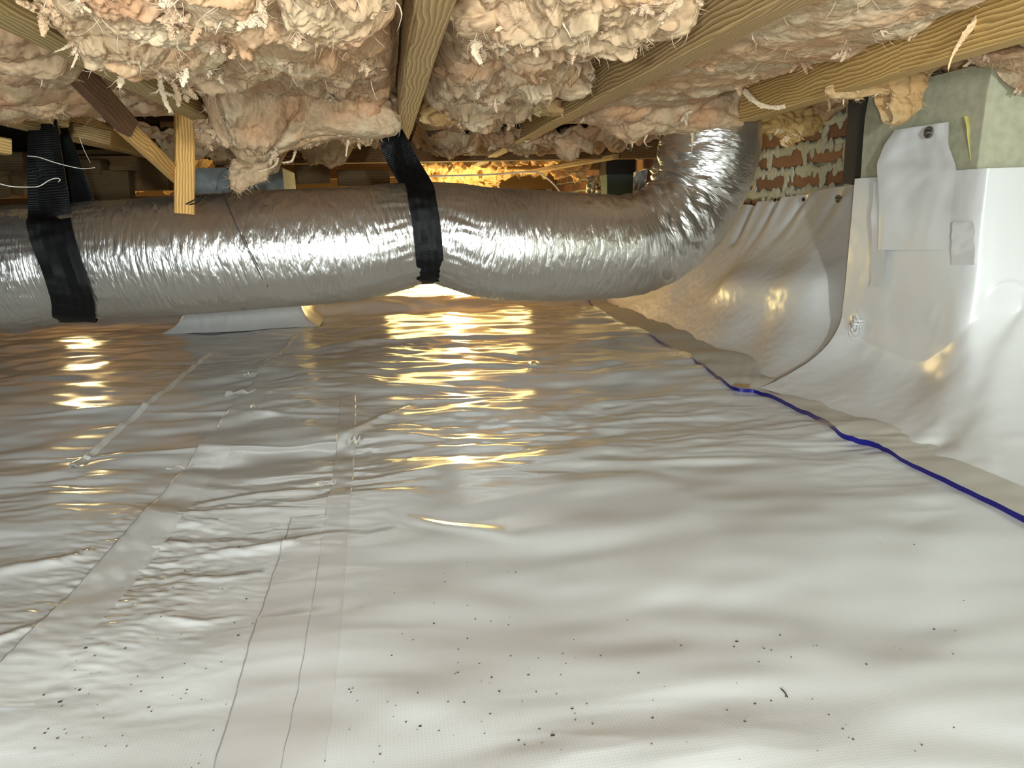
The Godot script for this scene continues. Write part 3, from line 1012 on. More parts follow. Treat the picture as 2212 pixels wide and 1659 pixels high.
# a puffed clump: an outline in pixels at a depth, fattened into a lumpy body
func clump(parent: Node3D, px: Array, d: float, thick: float, warm: float, rough: float, sd: float) -> void:
	var ctr := Vector2()
	for q in px: ctr += q
	ctr /= px.size()
	var closed := px.duplicate()
	var K := px.size()
	var nu := 150
	var nv := 74
	var p := PackedVector3Array()
	var uvs := PackedVector2Array()
	var cs := PackedColorArray()
	for j in nv:
		var th := PI * j / (nv - 1) - PI / 2      # -90 back ... +90 front
		var rr := cos(th)
		for i in nu:
			var f := float(i % (nu - 1)) / (nu - 1) * K
			var i0 := int(f) % K
			var k := f - int(f)
			var a0: Vector2 = px[(i0 + K - 1) % K]
			var a1: Vector2 = px[i0]
			var a2: Vector2 = px[(i0 + 1) % K]
			var a3: Vector2 = px[(i0 + 2) % K]
			var e: Vector2 = 0.5 * ((2.0 * a1) + (a2 - a0) * k + (2.0 * a0 - 5.0 * a1 + 4.0 * a2 - a3) * k * k + (3.0 * a1 - a0 - 3.0 * a2 + a3) * k * k * k)
			var q2 := ctr + (e - ctr) * pow(rr, 0.75)
			var q := at(q2.x, q2.y, d) + Vector3(0, 0, 1) * thick * sin(th)
			var n1 := absf(na.get_noise_3d(q.x * 1100.0 + sd, q.y * 1500.0, q.z * 1100.0))
			var n2 := absf(nb.get_noise_3d(q.x * 2400.0 + sd, q.y * 3200.0, q.z * 2400.0))
			var n3 := nc.get_noise_3d(q.x * 5200.0 + sd, q.y * 7000.0, q.z * 5200.0)
			var dir := (q - at(ctr.x, ctr.y, d)).normalized()
			q += dir * rough * (0.030 * (n1 - 0.2) + 0.009 * (n2 - 0.2) + 0.006 * absf(n3) + 0.0035 * absf(nb.get_noise_3d(q.x * 9500.0 + sd, q.y * 12000.0, q.z * 9500.0))) * (0.3 + 0.7 * rr if true else 1.0)
			q.z += rough * (0.03 * n1 + 0.011 * n2 + 0.002 * n3)
			p.append(q)
			uvs.append(Vector2(i, j))
			cs.append(wool_colour(q.x, q.y + sd, q.z, warm))
	var s := Shape.new()
	s.grid(p, nu, nv, uvs, cs, true, true)
	part("tuft", s.done(), M.wool, parent)
	var fl := Shape.new()
	for m in 170:
		var j := rng.randi_range(nv / 3, nv - 4)
		var i := rng.randi_range(1, nu - 2)
		var k := j * nu + i
		var nn := (p[k + 1] - p[k - 1]).cross(p[k + nu] - p[k - nu]).normalized()
		if nn.dot(p[k] - at(ctr.x, ctr.y, d)) < 0.0: nn = -nn
		var col := wool_colour(p[k].x, p[k].y + sd, p[k].z, warm).lerp(lin(0.90, 0.82, 0.72), rng.randf_range(0.0, 0.6))
		var dir := (nn * 0.4 + Vector3(rng.randf_range(-1, 1), rng.randf_range(-0.8, 0.1), rng.randf_range(-0.3, 0.4))).normalized()
		if m < 12 and rough > 0.5:
			fluff(fl, p[k], rng.randf_range(0.008, 0.020) * rough, nn, col)
		else:
			curl(fl, p[k] - nn * 0.002, dir, rng.randf_range(0.006, 0.024), rng.randf_range(0.00015, 0.0006), col, 8, 3, 0.9)
	part("tuft_fringe", fl.done(), M.wisp, parent, "", true)

func V(a: Array) -> Array:
	var r := []
	for i in range(0, a.size(), 2): r.append(Vector2(a[i], a[i + 1]))
	return r

func insulation() -> void:
	var cream := lin(0.88, 0.79, 0.67)
	var pink := lin(0.92, 0.74, 0.61)
	# left of the left joist
	var a := batt("dim pink insulation at the far left, its rounded lobes drooping past a board end", -0.80, -0.385, 0.75, 1.95, 150, 230, 0.665,
		[[60, 245, 1.62, 0.10, 0.16], [110, 245, 1.66, 0.07, 0.12], [15, 250, 1.62, 0.06, 0.1], [240, 250, 1.9, 0.14, 0.12], [120, 150, 1.25, 0.16, 0.2]], {"rough": 0.45, "fine": 0.5, "seed": 3.0, "flakes": 6, "strands": 30, "leaves": 0.2, "lift_r": 0.04})
	clump(a, V([70, 215, 100, 200, 135, 205, 145, 228, 130, 245, 100, 252, 75, 240]), 1.60, 0.035, 0.15, 0.5, 5.0)
	clump(a, V([0, 175, 40, 185, 50, 215, 38, 243, 15, 235, -25, 225, -30, 180]), 1.58, 0.035, 0.15, 0.5, 9.0)
	# left bay: the great torn mass
	var b := batt("large torn peach insulation mass with ragged fringes, left of the centre joist", -0.36, 0.038, 0.55, 2.15, 210, 420, 0.665,
		[[330, 120, 0.98, 0.12, 0.14], [470, 150, 1.15, 0.12, 0.16], [240, 120, 0.95, 0.07, 0.12], [640, 130, 1.1, 0.13, 0.2], [420, 60, 0.8, 0.12, 0.15], [700, 50, 0.8, 0.12, 0.15],
		[560, 325, 1.72, 0.11, 0.18], [640, 300, 1.75, 0.12, 0.15], [760, 290, 1.80, 0.10, 0.2], [830, 285, 1.84, 0.07, 0.15], [820, 150, 1.3, 0.06, 0.15]], {"rough": 0.62, "seed": 1.0, "flakes": 60, "strands": 170, "leaves": 0.3, "edge_l": 0.05, "edge_r": 0.02, "lift_l": 0.03})
	clump(b, V([150, -30, 300, -40, 480, -30, 520, 60, 470, 130, 400, 165, 350, 150, 290, 165, 240, 130, 190, 120, 160, 70]), 0.98, 0.07, 0.05, 0.75, 2.0)
	clump(b, V([480, 20, 640, -10, 780, 30, 830, 90, 780, 130, 640, 140, 520, 170, 450, 130]), 1.12, 0.06, 0.0, 0.55, 12.0)
	clump(b, V([500, 175, 600, 150, 720, 145, 840, 160, 862, 230, 855, 290, 760, 300, 690, 300, 640, 318, 590, 335, 548, 345, 515, 300, 480, 240]), 1.70, 0.08, 0.0, 0.45, 14.0)
	clump(b, V([425, 230, 470, 220, 480, 260, 470, 300, 445, 310, 425, 290]), 1.76, 0.03, 0.0, 0.6, 24.0)
	clump(b, V([505, 345, 540, 330, 585, 350, 575, 385, 545, 395, 520, 412, 505, 400, 500, 370]), 1.80, 0.018, 0.0, 0.5, 17.0)
	for q in [[[175, 50, 165, 85, 140, 103, 118, 112], 0.95, 14, 2], [[180, 70, 170, 100, 165, 122, 155, 146], 0.95, 13, 2], [[268, 110, 268, 150, 262, 172, 258, 190], 1.02, 24, 8], [[345, 150, 348, 180, 352, 205, 368, 243], 1.2, 13, 7], [[347, 192, 338, 199, 328, 201], 1.2, 7, 1], [[354, 200, 372, 206, 388, 220], 1.2, 9, 2], [[790, 255, 760, 280, 752, 305, 747, 338], 1.72, 10, 3], [[790, 170, 797, 210, 792, 255], 1.66, 10, 14], [[440, 140, 447, 175, 440, 195], 1.2, 16, 7], [[215, 95, 190, 105, 180, 85], 0.95, 9, 4], [[250, 110, 300, 120, 320, 105], 0.95, 9, 4], [[500, 40, 480, 70, 460, 110], 1.0, 12, 3], [[545, 10, 547, 35, 545, 42], 0.95, 10, 2], [[600, 340, 590, 360, 545, 375], 1.78, 8, 3], [[640, 310, 632, 345, 610, 352], 1.8, 7, 3]]:
		shred(b, V(q[0]), q[1], q[2], q[3], cream)
	# middle bay
	var c := batt("layered peach insulation with torn white tufts between the centre joist and slanting joist", 0.088, 0.425, 0.60, 2.3, 180, 380, 0.665,
		[[1150, 60, 0.95, 0.10, 0.13], [1040, 70, 0.95, 0.07, 0.10], [1350, 70, 0.92, 0.10, 0.10], [1250, 60, 0.9, 0.09, 0.10], [1000, 170, 1.35, 0.07, 0.12], [1150, 190, 1.38, 0.10, 0.12], [1060, 250, 1.75, 0.10, 0.12], [1180, 255, 1.80, 0.10, 0.12]], {"rough": 0.8, "seed": 8.0, "flakes": 45, "strands": 120, "leaves": 0.8, "lift_l": 0.03, "lift_r": 0.08, "wid_r": 0.14})
	clump(c, V([965, 0, 1060, -30, 1300, -40, 1490, -20, 1495, 40, 1440, 85, 1380, 60, 1300, 45, 1180, 50, 1080, 75, 1020, 80, 975, 50]), 0.92, 0.06, 0.0, 0.6, 31.0)
	clump(c, V([930, 110, 1010, 95, 1120, 110, 1240, 100, 1290, 90, 1265, 140, 1268, 180, 1215, 212, 1180, 185, 1090, 180, 1000, 180, 935, 160]), 1.38, 0.05, 0.0, 0.9, 37.0)
	clump(c, V([918, 200, 990, 205, 1080, 195, 1180, 200, 1240, 215, 1235, 250, 1170, 248, 1090, 250, 1000, 268, 930, 270, 905, 245]), 1.78, 0.045, 0.45, 0.8, 41.0)
	clump(c, V([1240, 95, 1300, 75, 1345, 85, 1330, 105, 1290, 110, 1250, 125]), 1.25, 0.025, 0.1, 0.8, 44.0)
	for q in [[[1010, 60, 1030, 85, 1025, 110, 1040, 138], 0.95, 34, 10], [[1255, 110, 1253, 140, 1250, 165], 1.3, 8, 3], [[1270, 115, 1275, 135, 1282, 150], 1.3, 7, 2], [[1180, 185, 1200, 200, 1185, 225], 1.38, 12, 2], [[1150, 50, 1152, 62, 1150, 70], 0.95, 8, 1]]:
		shred(c, V(q[0]), q[1], q[2], q[3], cream)
	# right bay
	var d := batt("rounded peach insulation lobe hanging just above the duct elbow with smooth sheet behind", 0.465, 0.86, 0.70, 2.15, 180, 320, 0.660,
		[[1330, 270, 1.90, 0.10, 0.14], [1440, 285, 1.92, 0.14, 0.14], [1560, 260, 1.90, 0.10, 0.14], [1650, 120, 1.25, 0.14, 0.25], [1780, 90, 1.05, 0.12, 0.2], [1560, 150, 1.5, 0.1, 0.15]], {"rough": 0.30, "fine": 0.35, "seed": 6.0, "flakes": 14, "strands": 50, "leaves": 0.15, "edge_l": 0.02, "lift_l": 0.0, "lift_r": 0.07, "wid_r": 0.16})
	clump(d, V([1300, 210, 1360, 195, 1500, 175, 1580, 185, 1612, 230, 1605, 275, 1540, 285, 1480, 288, 1400, 290, 1365, 308, 1340, 300, 1290, 270, 1265, 260, 1310, 250]), 1.92, 0.07, 0.05, 0.5, 51.0)
	clump(d, V([1600, 80, 1660, 55, 1720, 50, 1700, 85, 1650, 110, 1595, 112]), 1.2, 0.02, 0.0, 0.8, 54.0)
	clump(d, V([1690, 35, 1760, 15, 1740, 55, 1690, 62]), 1.05, 0.02, 0.0, 0.7, 57.0)
	for q in [[[1495, 285, 1496, 305, 1494, 328], 1.9, 12, 1], [[1512, 285, 1513, 312, 1510, 333], 1.9, 12, 1], [[1628, 158, 1606, 180, 1602, 198, 1620, 212], 1.6, 7, 6], [[1605, 195, 1640, 225, 1680, 232, 1720, 220], 1.6, 14, 8], [[1400, 285, 1392, 305, 1398, 315], 1.9, 7, 1], [[1365, 300, 1366, 318], 1.9, 9, 1]]:
		shred(d, V(q[0]), q[1], q[2], q[3], cream)
	# over the brick wall and pier
	var e := batt("yellowed insulation remnants hanging over the bricks and pier beyond the yellow joist", 0.90, 1.32, 1.05, 2.5, 130, 160, 0.700,
		[[1750, 260, 2.2, 0.14, 0.2]], {"rough": 0.7, "seed": 15.0, "flakes": 10, "strands": 40, "warm": 0.2})
	clump(e, V([1615, 270, 1640, 245, 1700, 235, 1755, 245, 1760, 280, 1725, 300, 1700, 312, 1690, 295, 1650, 288]), 2.02, 0.03, 0.75, 0.7, 61.0)
	clump(e, V([1780, 190, 1830, 165, 1900, 150, 1970, 145, 1995, 165, 1985, 210, 1950, 250, 1915, 272, 1925, 235, 1930, 210, 1890, 205, 1840, 215, 1790, 210]), 1.40, 0.022, 0.40, 0.6, 64.0)
	clump(e, V([2105, 120, 2150, 95, 2240, 75, 2260, 180, 2215, 195, 2195, 155, 2160, 140, 2125, 138]), 1.22, 0.04, 0.0, 0.7, 67.0)
	for q in [[[1820, 190, 1822, 210, 1822, 226], 1.40, 8, 3], [[1790, 215, 1792, 235, 1785, 240], 1.7, 10, 2], [[1725, 285, 1690, 305, 1702, 318], 2.0, 24, 2], [[2150, -10, 2120, 30, 2090, 70, 2062, 110, 2048, 150], 1.0, 34, 3]]:
		shred(e, V(q[0]), q[1], q[2], q[3], lin(0.93, 0.80, 0.62))
	# behind the girder: the lamplit piece, lamp gold also tinted into its colour, and duller ones
	var f := batt("far insulation tinted golden as lit by the hidden work lamp, above the duct's middle", 0.15, 1.15, 3.55, 5.6, 120, 90, 0.70,
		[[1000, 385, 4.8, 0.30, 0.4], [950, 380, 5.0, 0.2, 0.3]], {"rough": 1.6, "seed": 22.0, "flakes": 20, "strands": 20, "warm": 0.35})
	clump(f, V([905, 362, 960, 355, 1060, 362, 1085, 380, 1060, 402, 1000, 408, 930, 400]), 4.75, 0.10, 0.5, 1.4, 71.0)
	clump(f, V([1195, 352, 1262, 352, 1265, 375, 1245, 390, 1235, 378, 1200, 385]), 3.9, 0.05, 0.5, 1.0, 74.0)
	batt("dark far insulation left of centre, hanging behind the big torn mass", -0.75, 0.10, 2.35, 3.6, 130, 100, 0.70,
		[[560, 360, 2.6, 0.10, 0.14], [700, 345, 2.6, 0.1, 0.12], [460, 330, 2.5, 0.10, 0.14], [300, 350, 2.9, 0.2, 0.2]], {"rough": 1.0, "seed": 27.0, "flakes": 20, "strands": 30})
	batt("shaded insulation scraps beyond the slanting joist, in front of the girder", 0.12, 0.95, 2.3, 3.05, 130, 90, 0.68,
		[[980, 315, 2.45, 0.1, 0.1], [1120, 310, 2.5, 0.12, 0.1], [1230, 320, 2.5, 0.1, 0.1]], {"rough": 1.2, "seed": 33.0, "flakes": 20, "strands": 40})
	batt("far left insulation tinted golden as lamplit glimpsed between the strap and the wooden stick", -2.6, -0.8, 3.4, 5.6, 110, 80, 0.68,
		[[370, 395, 4.4, 0.3, 0.3], [230, 400, 4.8, 0.3, 0.3]], {"rough": 1.4, "seed": 39.0, "flakes": 10, "strands": 10, "warm": 0.4})  # lamp gold mixed into the wool colour here too

# ---------------------------------------------------------------- timber
func timber() -> void:
	var h := 0.184
	var cy := JOIST_Y + h * 0.5
	var grp := "floor joists overhead"
	var j := [
		[Vector3(-0.782, cy, 0.8), Vector3(-0.775, cy, -2.9), M.joist, "dim joist at the far left where the duct strap is nailed"],
		[Vector3(-0.372, cy, 0.8), Vector3(-0.372, cy, -2.6), M.joist_green, "joist left of the big torn insulation, brace nailed to it"],
		[Vector3(0.0625, cy, 0.8), Vector3(0.0635, cy, -2.25), M.joist, "centre joist running straight away above the middle strap"],
		[Vector3(0.428, cy, 0.8), Vector3(0.442, cy, -3.6), M.joist, "long slanting joist right of centre with bold weathered grain"],
		[Vector3(0.74, cy, 0.3), Vector3(0.925, cy, -1.86), M.joist_yellow, "bright yellow joist at the upper right, ending by the bricks"],
	]
	for q in j: tag("floor_joist", board(q[0], q[1], 0.042, h, Vector3.UP, 0.004, 0.002), q[2], q[3], "joist", grp)
	var g1 := thing("girder", "dark crosswise girder behind the duct's middle, with pale blocks nailed to it", "beam")
	part("beam_body", board(Vector3(-0.62, 0.668, -3.06), Vector3(1.28, 0.672, -3.14), 0.07, 0.10), M.old_wood, g1)
	for q in [[1000, 322, 1075, 322, 0.045], [1110, 318, 1240, 318, 0.05], [640, 378, 710, 376, 0.07], [730, 385, 840, 384, 0.06]]:
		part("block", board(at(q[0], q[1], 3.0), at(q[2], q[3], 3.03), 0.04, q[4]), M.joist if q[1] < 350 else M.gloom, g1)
	var g2 := thing("girder", "dark crosswise girder behind the wide strap, with framing blocks nailed to it", "beam")
	part("beam_body", board(Vector3(-3.4, 0.615, -3.3), Vector3(-0.82, 0.60, -3.2), 0.07, 0.13), M.old_wood, g2)
	for q in [[-80, 345, 58, 350, 0.066], [35, 385, 62, 388, 0.12], [155, 357, 225, 362, 0.054], [160, 398, 285, 402, 0.11], [-60, 410, 30, 402, 0.08]]:
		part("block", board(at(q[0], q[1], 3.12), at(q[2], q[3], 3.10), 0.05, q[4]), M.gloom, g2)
	tag("rim_board", board(Vector3(-3.9, 0.72, -5.75), Vector3(1.3, 0.70, -5.75), 0.05, 0.26), M.old_wood, "dark rim board along the top of the far wall", "beam")
	tag("cross_beam", board(Vector3(0.62, 0.72, -4.05), Vector3(1.3, 0.70, -4.05), 0.05, 0.17), M.old_wood, "dark short beam left of the duct elbow, far behind the cable", "beam")
	tag("cross_beam", board(Vector3(-2.4, 0.66, -4.0), Vector3(0.06, 0.69, -4.05), 0.05, 0.17), M.old_wood, "dark beam behind the duct left of the golden insulation", "beam")
	# left: board ends and blocking
	tag("board_end", board(at(-70, 205, 1.80), at(140, 252, 1.96), 0.03, 0.05), M.joist, "pale board end under the far left insulation lobes, above the wide strap", "board")
	tag("blocking", board(at(150, 280, 2.05), at(232, 298, 2.12), 0.03, 0.035), M.joist, "short pale block right of the wide strap, under the brown insulation", "board")
	tag("block_end", board(at(-60, 305, 1.95), at(18, 318, 2.0), 0.04, 0.036), M.joist_yellow, "yellow block end at the left frame edge", "board")
	tag("ledger_strip", board(at(1330, 338, 3.0), at(1140, 372, 3.9), 0.03, 0.02), M.joist, "thin strip of wood slanting behind the long joist", "board")
	# diagonal brace: dark upper length and the bright lower one
	var br := thing("diagonal_brace", "slanting wooden brace, dark above and bright below, meeting the hanging stick", "brace")
	part("upper_length", board(at(160, 148, 1.27), at(275, 272, 1.48), 0.028, 0.034, Vector3(0.5, 1, 0)), M.stick_dark, br, "dark brown upper length")
	part("lower_length", board(at(264, 268, 1.475), at(386, 384, 1.81), 0.022, 0.030, Vector3(0.5, 1, 0)), M.stick, br, "bright lower length")
	var st := thing("hanging_stick", "short upright wooden stick hanging in front of the duct's left half", "stick")
	part("stick_body", board(at(399, 238, 1.765), at(398, 462, 1.755), 0.040, 0.030, Vector3(0.35, 0, 1)), M.stick, st)
	part("nail", tube([at(402, 441, 1.735), at(424, 430, 1.725), at(440, 427, 1.72)], 0.0016, 0.0012), M.wire, st)
	part("nail", tube([at(410, 442, 1.735), at(430, 436, 1.725), at(446, 424, 1.72)], 0.0016, 0.0012), M.wire, st)

# ---------------------------------------------------------------- walls, piers
func box(lo: Vector3, hi: Vector3, ch := 0.0) -> ArrayMesh:
	var m := (lo + hi) * 0.5
	return board(Vector3(m.x, m.y, lo.z), Vector3(m.x, m.y, hi.z), hi.x - lo.x, hi.y - lo.y, Vector3.UP, maxf(ch, 0.0005))
func shell() -> void:
	structure("floor", box(Vector3(-4.2, -0.22, -6.4), Vector3(1.6, -0.03, 1.4)), M.earth, "bare ground under the plastic sheet")
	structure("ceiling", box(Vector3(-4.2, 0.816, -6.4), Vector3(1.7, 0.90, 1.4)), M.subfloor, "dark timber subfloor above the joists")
	structure("wall_left", box(Vector3(-4.2, -0.1, -6.4), Vector3(-4.0, 0.83, 1.4)), M.block, "grey block wall far to the left")
	structure("wall_back", box(Vector3(-4.2, -0.1, -6.4), Vector3(1.6, 0.83, -6.15)), mat(Color(0.30, 0.21, 0.15), 0.9), "far foundation wall")
	structure("wall_front", box(Vector3(-4.2, -0.1, 1.2), Vector3(1.6, 0.83, 1.4)), M.block, "foundation wall behind the viewer")
	var w := structure("wall_right", box(Vector3(1.318, -0.1, -6.4), Vector3(1.55, 0.83, 1.4)), M.mortar, "brick foundation wall with squeezed-out mortar on the right")
	# bricks in courses of 47 px, those that show one by one
	var ch := 0.0677
	for r in 7:
		var y0 := 0.432 + r * ch - 0.035
		for k in 19:
			var L := 0.203
			var z0 := -1.70 - k * (L + 0.012) - (0.105 if r % 2 == 0 else 0.0)
			var bk := part("brick", brick(L * rng.randf_range(0.96, 1.0), ch - 0.013), M["brick%d" % rng.randi_range(0, 3)], w)
			bk.position = Vector3(1.318, y0 + ch * 0.5, z0 - L * 0.5)
			bk.rotation = Vector3(rng.randf_range(-0.015, 0.015), rng.randf_range(-0.01, 0.01), 0)
	# mortar that oozed out of the joints
	var ms := Shape.new()
	for r in 7:
		var y0 := 0.432 + r * ch - 0.035
		for k in 70:
			var z := -1.66 - k * 0.021 - rng.randf() * 0.012
			if rng.randf() < 0.9: blob(ms, Vector3(1.305, y0 - rng.randf() * 0.012 - 0.002, z), Vector3(0.005, rng.randf_range(0.007, 0.020), rng.randf_range(0.012, 0.026)))
			if rng.randf() < 0.22: blob(ms, Vector3(1.306, y0 - 0.018, z), Vector3(0.004, rng.randf_range(0.012, 0.024), rng.randf_range(0.007, 0.014)))
		for k in 7:
			var z0 := -1.70 - k * 0.215 - (0.105 if r % 2 == 0 else 0.0) + 0.006
			for m in 4: blob(ms, Vector3(1.306, y0 + 0.008 + m * 0.015, z0 + rng.randf_range(-0.008, 0.008)), Vector3(0.005, 0.016, rng.randf_range(0.008, 0.019)))
	part("mortar_squeeze", ms.done(), M.mortar, w, "", true)
	# the near pier
	var pr := thing("concrete_pier", "olive grey concrete pier at the right, its lower half wrapped in plastic", "pier")
	var pb := Shape.new()
	var nu := 40
	var p := PackedVector3Array()
	var uvs := PackedVector2Array()
	var outl := [Vector2(1.30, -1.640), Vector2(1.108, -1.640), Vector2(1.100, -1.632), Vector2(1.100, -1.30), Vector2(1.100, -1.277), Vector2(1.108, -1.268), Vector2(1.316, -1.262)]
	for jj in 14:
		var y := lerpf(-0.05, 0.668, jj / 13.0)
		for i in 43:
			var f: Vector2 = outl[i / 7].lerp(outl[mini(i / 7 + 1, 6)], (i % 7) / 7.0)
			p.append(Vector3(f.x + 0.003 * na.get_noise_3d(f.x * 300, y * 300, f.y * 300) + maxf(0.0, y - 0.645) * 0.3, y, f.y))
			uvs.append(f)
	pb.grid(p, 43, 14, uvs, PackedColorArray(), true)
	# top
	pb.quad(Vector3(1.107, 0.668, -1.64), Vector3(1.107, 0.668, -1.27), Vector3(1.316, 0.668, -1.26), Vector3(1.316, 0.668, -1.64), Vector3.UP)
	part("pier_body", pb.done(), M.concrete, pr)
	var smear := Shape.new()
	var prev := Vector3()
	add_tube(smear, [on_x(2088, 252, 1.099), on_x(2092, 275, 1.098), on_x(2093, 300, 1.099), on_x(2098, 345, 1.1)], 0.007, 0.002, 20, 8, 0.3)
	part("glue_smear", smear.done(), mat(Color(0.72, 0.67, 0.36), 0.6), pr, "yellowish glue smear")
	# dark strip added for the shaded gap at the pier's far side
	tag("shade_gap_strip", board(Vector3(1.172, 0.47, -1.765), Vector3(1.172, 0.814, -1.765), 0.034, 0.05, Vector3(0, 0, 1)), mat(Color(0.25, 0.23, 0.20), 0.85), "added dark strip for the shaded gap between the bricks and the near pier", "post")
	# block pier behind the duct
	var bp := thing("block_pier", "grey block pier behind the duct, its foot wrapped in white plastic", "pier")
	var bl := at(412, 706, 3.02)
	var brr := at(640, 700, 3.0)
	for r in 3:
		for k in 2:
			var xa := lerpf(bl.x, brr.x, k * 0.5) + 0.003
			var xb := lerpf(bl.x, brr.x, k * 0.5 + 0.5) - 0.003
			part("block", box(Vector3(xa, 0.0 + r * 0.205, -3.44), Vector3(xb, r * 0.205 + 0.198, -3.04), 0.006), M.block, bp)
	part("mortar_core", box(Vector3(bl.x + 0.008, 0.0, -3.43), Vector3(brr.x - 0.008, 0.60, -3.048)), M.mortar, bp)
	var wr := Shape.new()
	p = PackedVector3Array()
	uvs = PackedVector2Array()
	var ring := [Vector2(bl.x - 0.012, -3.46), Vector2(bl.x - 0.016, -3.03), Vector2((bl.x + brr.x) * 0.5, -3.018), Vector2(brr.x + 0.016, -3.02), Vector2(brr.x + 0.012, -3.46)]
	for jj in 16:
		var v := jj / 15.0
		for i in 81:
			var f: Vector2 = ring[mini(i / 20, 3)].lerp(ring[mini(i / 20, 3) + 1], (i - mini(i / 20, 3) * 20) / 20.0)
			var flare := 0.075 * pow(1.0 - v, 9.0)
			var away := Vector2(signf(f.x - (bl.x + brr.x) * 0.5) * (1.0 if absf(f.x - (bl.x + brr.x) * 0.5) > 0.2 else 0.0), 1.0 if f.y > -3.1 else 0.0)
			var q := f + away * flare + away * 0.006 * nb.get_noise_2d(i * 40.0, v * 200.0)
			p.append(Vector3(q.x, maxf(0.30 * v, 0.001 + ground(q.x, -q.y)), q.y))
			uvs.append(Vector2(i * 0.02, v * 0.3))
	wr.grid(p, 81, 16, uvs, PackedColorArray(), true)
	part("plastic_wrap", wr.done(), M.wall_sheet, bp, "white plastic wrap round the foot")
	# far right: dark post, far wall sheet
	var dp := thing("far_post", "dark blue-grey post with black top beyond the duct elbow", "post")
	part("post_body", board(at(1334, 330, 3.72), at(1336, 520, 3.72), 0.146, 0.11, Vector3(0, 0, 1), 0.004), M.post, dp)
	part("black_top", board(at(1334, 290, 3.72), at(1333, 378, 3.72), 0.152, 0.13, Vector3(0, 0, 1), 0.004), M.black, dp)
	var fw := Shape.new()
	p = PackedVector3Array()
	uvs = PackedVector2Array()
	for jj in 20:
		for i in 120:
			var x := lerpf(-3.9, 1.3, i / 119.0)
			var y := lerpf(0.0, 0.50 + 0.02 * na.get_noise_1d(x * 500.0), jj / 19.0)
			p.append(Vector3(x, y, -6.12 + 0.02 * nb.get_noise_2d(x * 400, y * 200) + (1.0 - jj / 19.0) * 0.05))
			uvs.append(Vector2(x, y))
	fw.grid(p, 120, 20, uvs, PackedColorArray(), true)
	tag("far_wall_liner", fw.done(), M.wall_sheet, "white liner sheet on the far wall, glimpsed left of the dark far post", "plastic sheet")
	# crumpled liner scraps lit gold by the lamp, either side of the far post
	for q in [[V([1268, 380, 1296, 378, 1300, 410, 1308, 440, 1262, 440, 1266, 408]), 4.3, "left"], [V([1368, 372, 1400, 366, 1396, 400, 1380, 425, 1366, 425]), 3.55, "right"]]:
		var s := Shape.new()
		p = PackedVector3Array()
		uvs = PackedVector2Array()
		var px: Array = q[0]
		var n := px.size()
		for jj in 14:
			var v := jj / 13.0
			for i in 10:
				var u := i / 9.0
				var a: Vector2 = px[0].lerp(px[n - 1], minf(v * 2, 1.0)) if v < 0.5 else px[n - 1].lerp(px[n - 2], v * 2 - 1)
				var b2: Vector2 = px[1].lerp(px[2], minf(v * 2, 1.0)) if v < 0.5 else px[2].lerp(px[3], v * 2 - 1)
				var c2 := a.lerp(b2, u)
				p.append(at(c2.x, c2.y, q[1] + 0.09 * nc.get_noise_2d(u * 500.0, v * 700.0 + q[1] * 100)))
				uvs.append(Vector2(u, v) * 0.2)
		s.grid(p, 10, 14, uvs)
		tag("crumpled_liner", s.done(), M.wall_sheet, "crumpled gold-lit plastic scrap just %s of the dark far post" % q[2], "plastic scrap")

# a squashed lump
func blob(s: Shape, o: Vector3, r: Vector3) -> void:
	var p := PackedVector3Array()
	var uvs := PackedVector2Array()
	var ph := rng.randf() * 50.0
	for j in 6:
		var th := PI * j / 5.0 - PI / 2
		for i in 9:
			var a := TAU * (i % 8) / 8.0
			var k := 1.0 + 0.22 * sin(ph + a * 3.0 + j)
			p.append(o + Vector3(cos(th) * cos(a) * r.x, sin(th) * r.y, cos(th) * sin(a) * r.z) * k)
			uvs.append(Vector2(i, j))
	s.grid(p, 9, 6, uvs, PackedColorArray(), false, true)
func brick(L: float, h: float) -> ArrayMesh:
	var s := Shape.new()
	var rings := []
	for q in [[0.02, 0.0], [-0.008, 0.0], [-0.011, 0.004]]:
		var r := []
		var e: float = q[1]
		for k in 12:
			var a := [Vector2(-1, -1), Vector2(-0.4, -1), Vector2(0.3, -1), Vector2(1, -1), Vector2(1, -0.3), Vector2(1, 0.4), Vector2(1, 1), Vector2(0.35, 1), Vector2(-0.3, 1), Vector2(-1, 1), Vector2(-1, 0.3), Vector2(-1, -0.4)][k] as Vector2
			var wob := 0.003 * sin(k * 5.1 + L * 900.0)
			r.append(Vector3(q[0], a.y * (h * 0.5 - e + wob), a.x * (L * 0.5 - e + wob)))
		rings.append(r)
	s.loft(rings, 0, PackedFloat32Array([0, 0.02, 0.03]))
	return s.done()

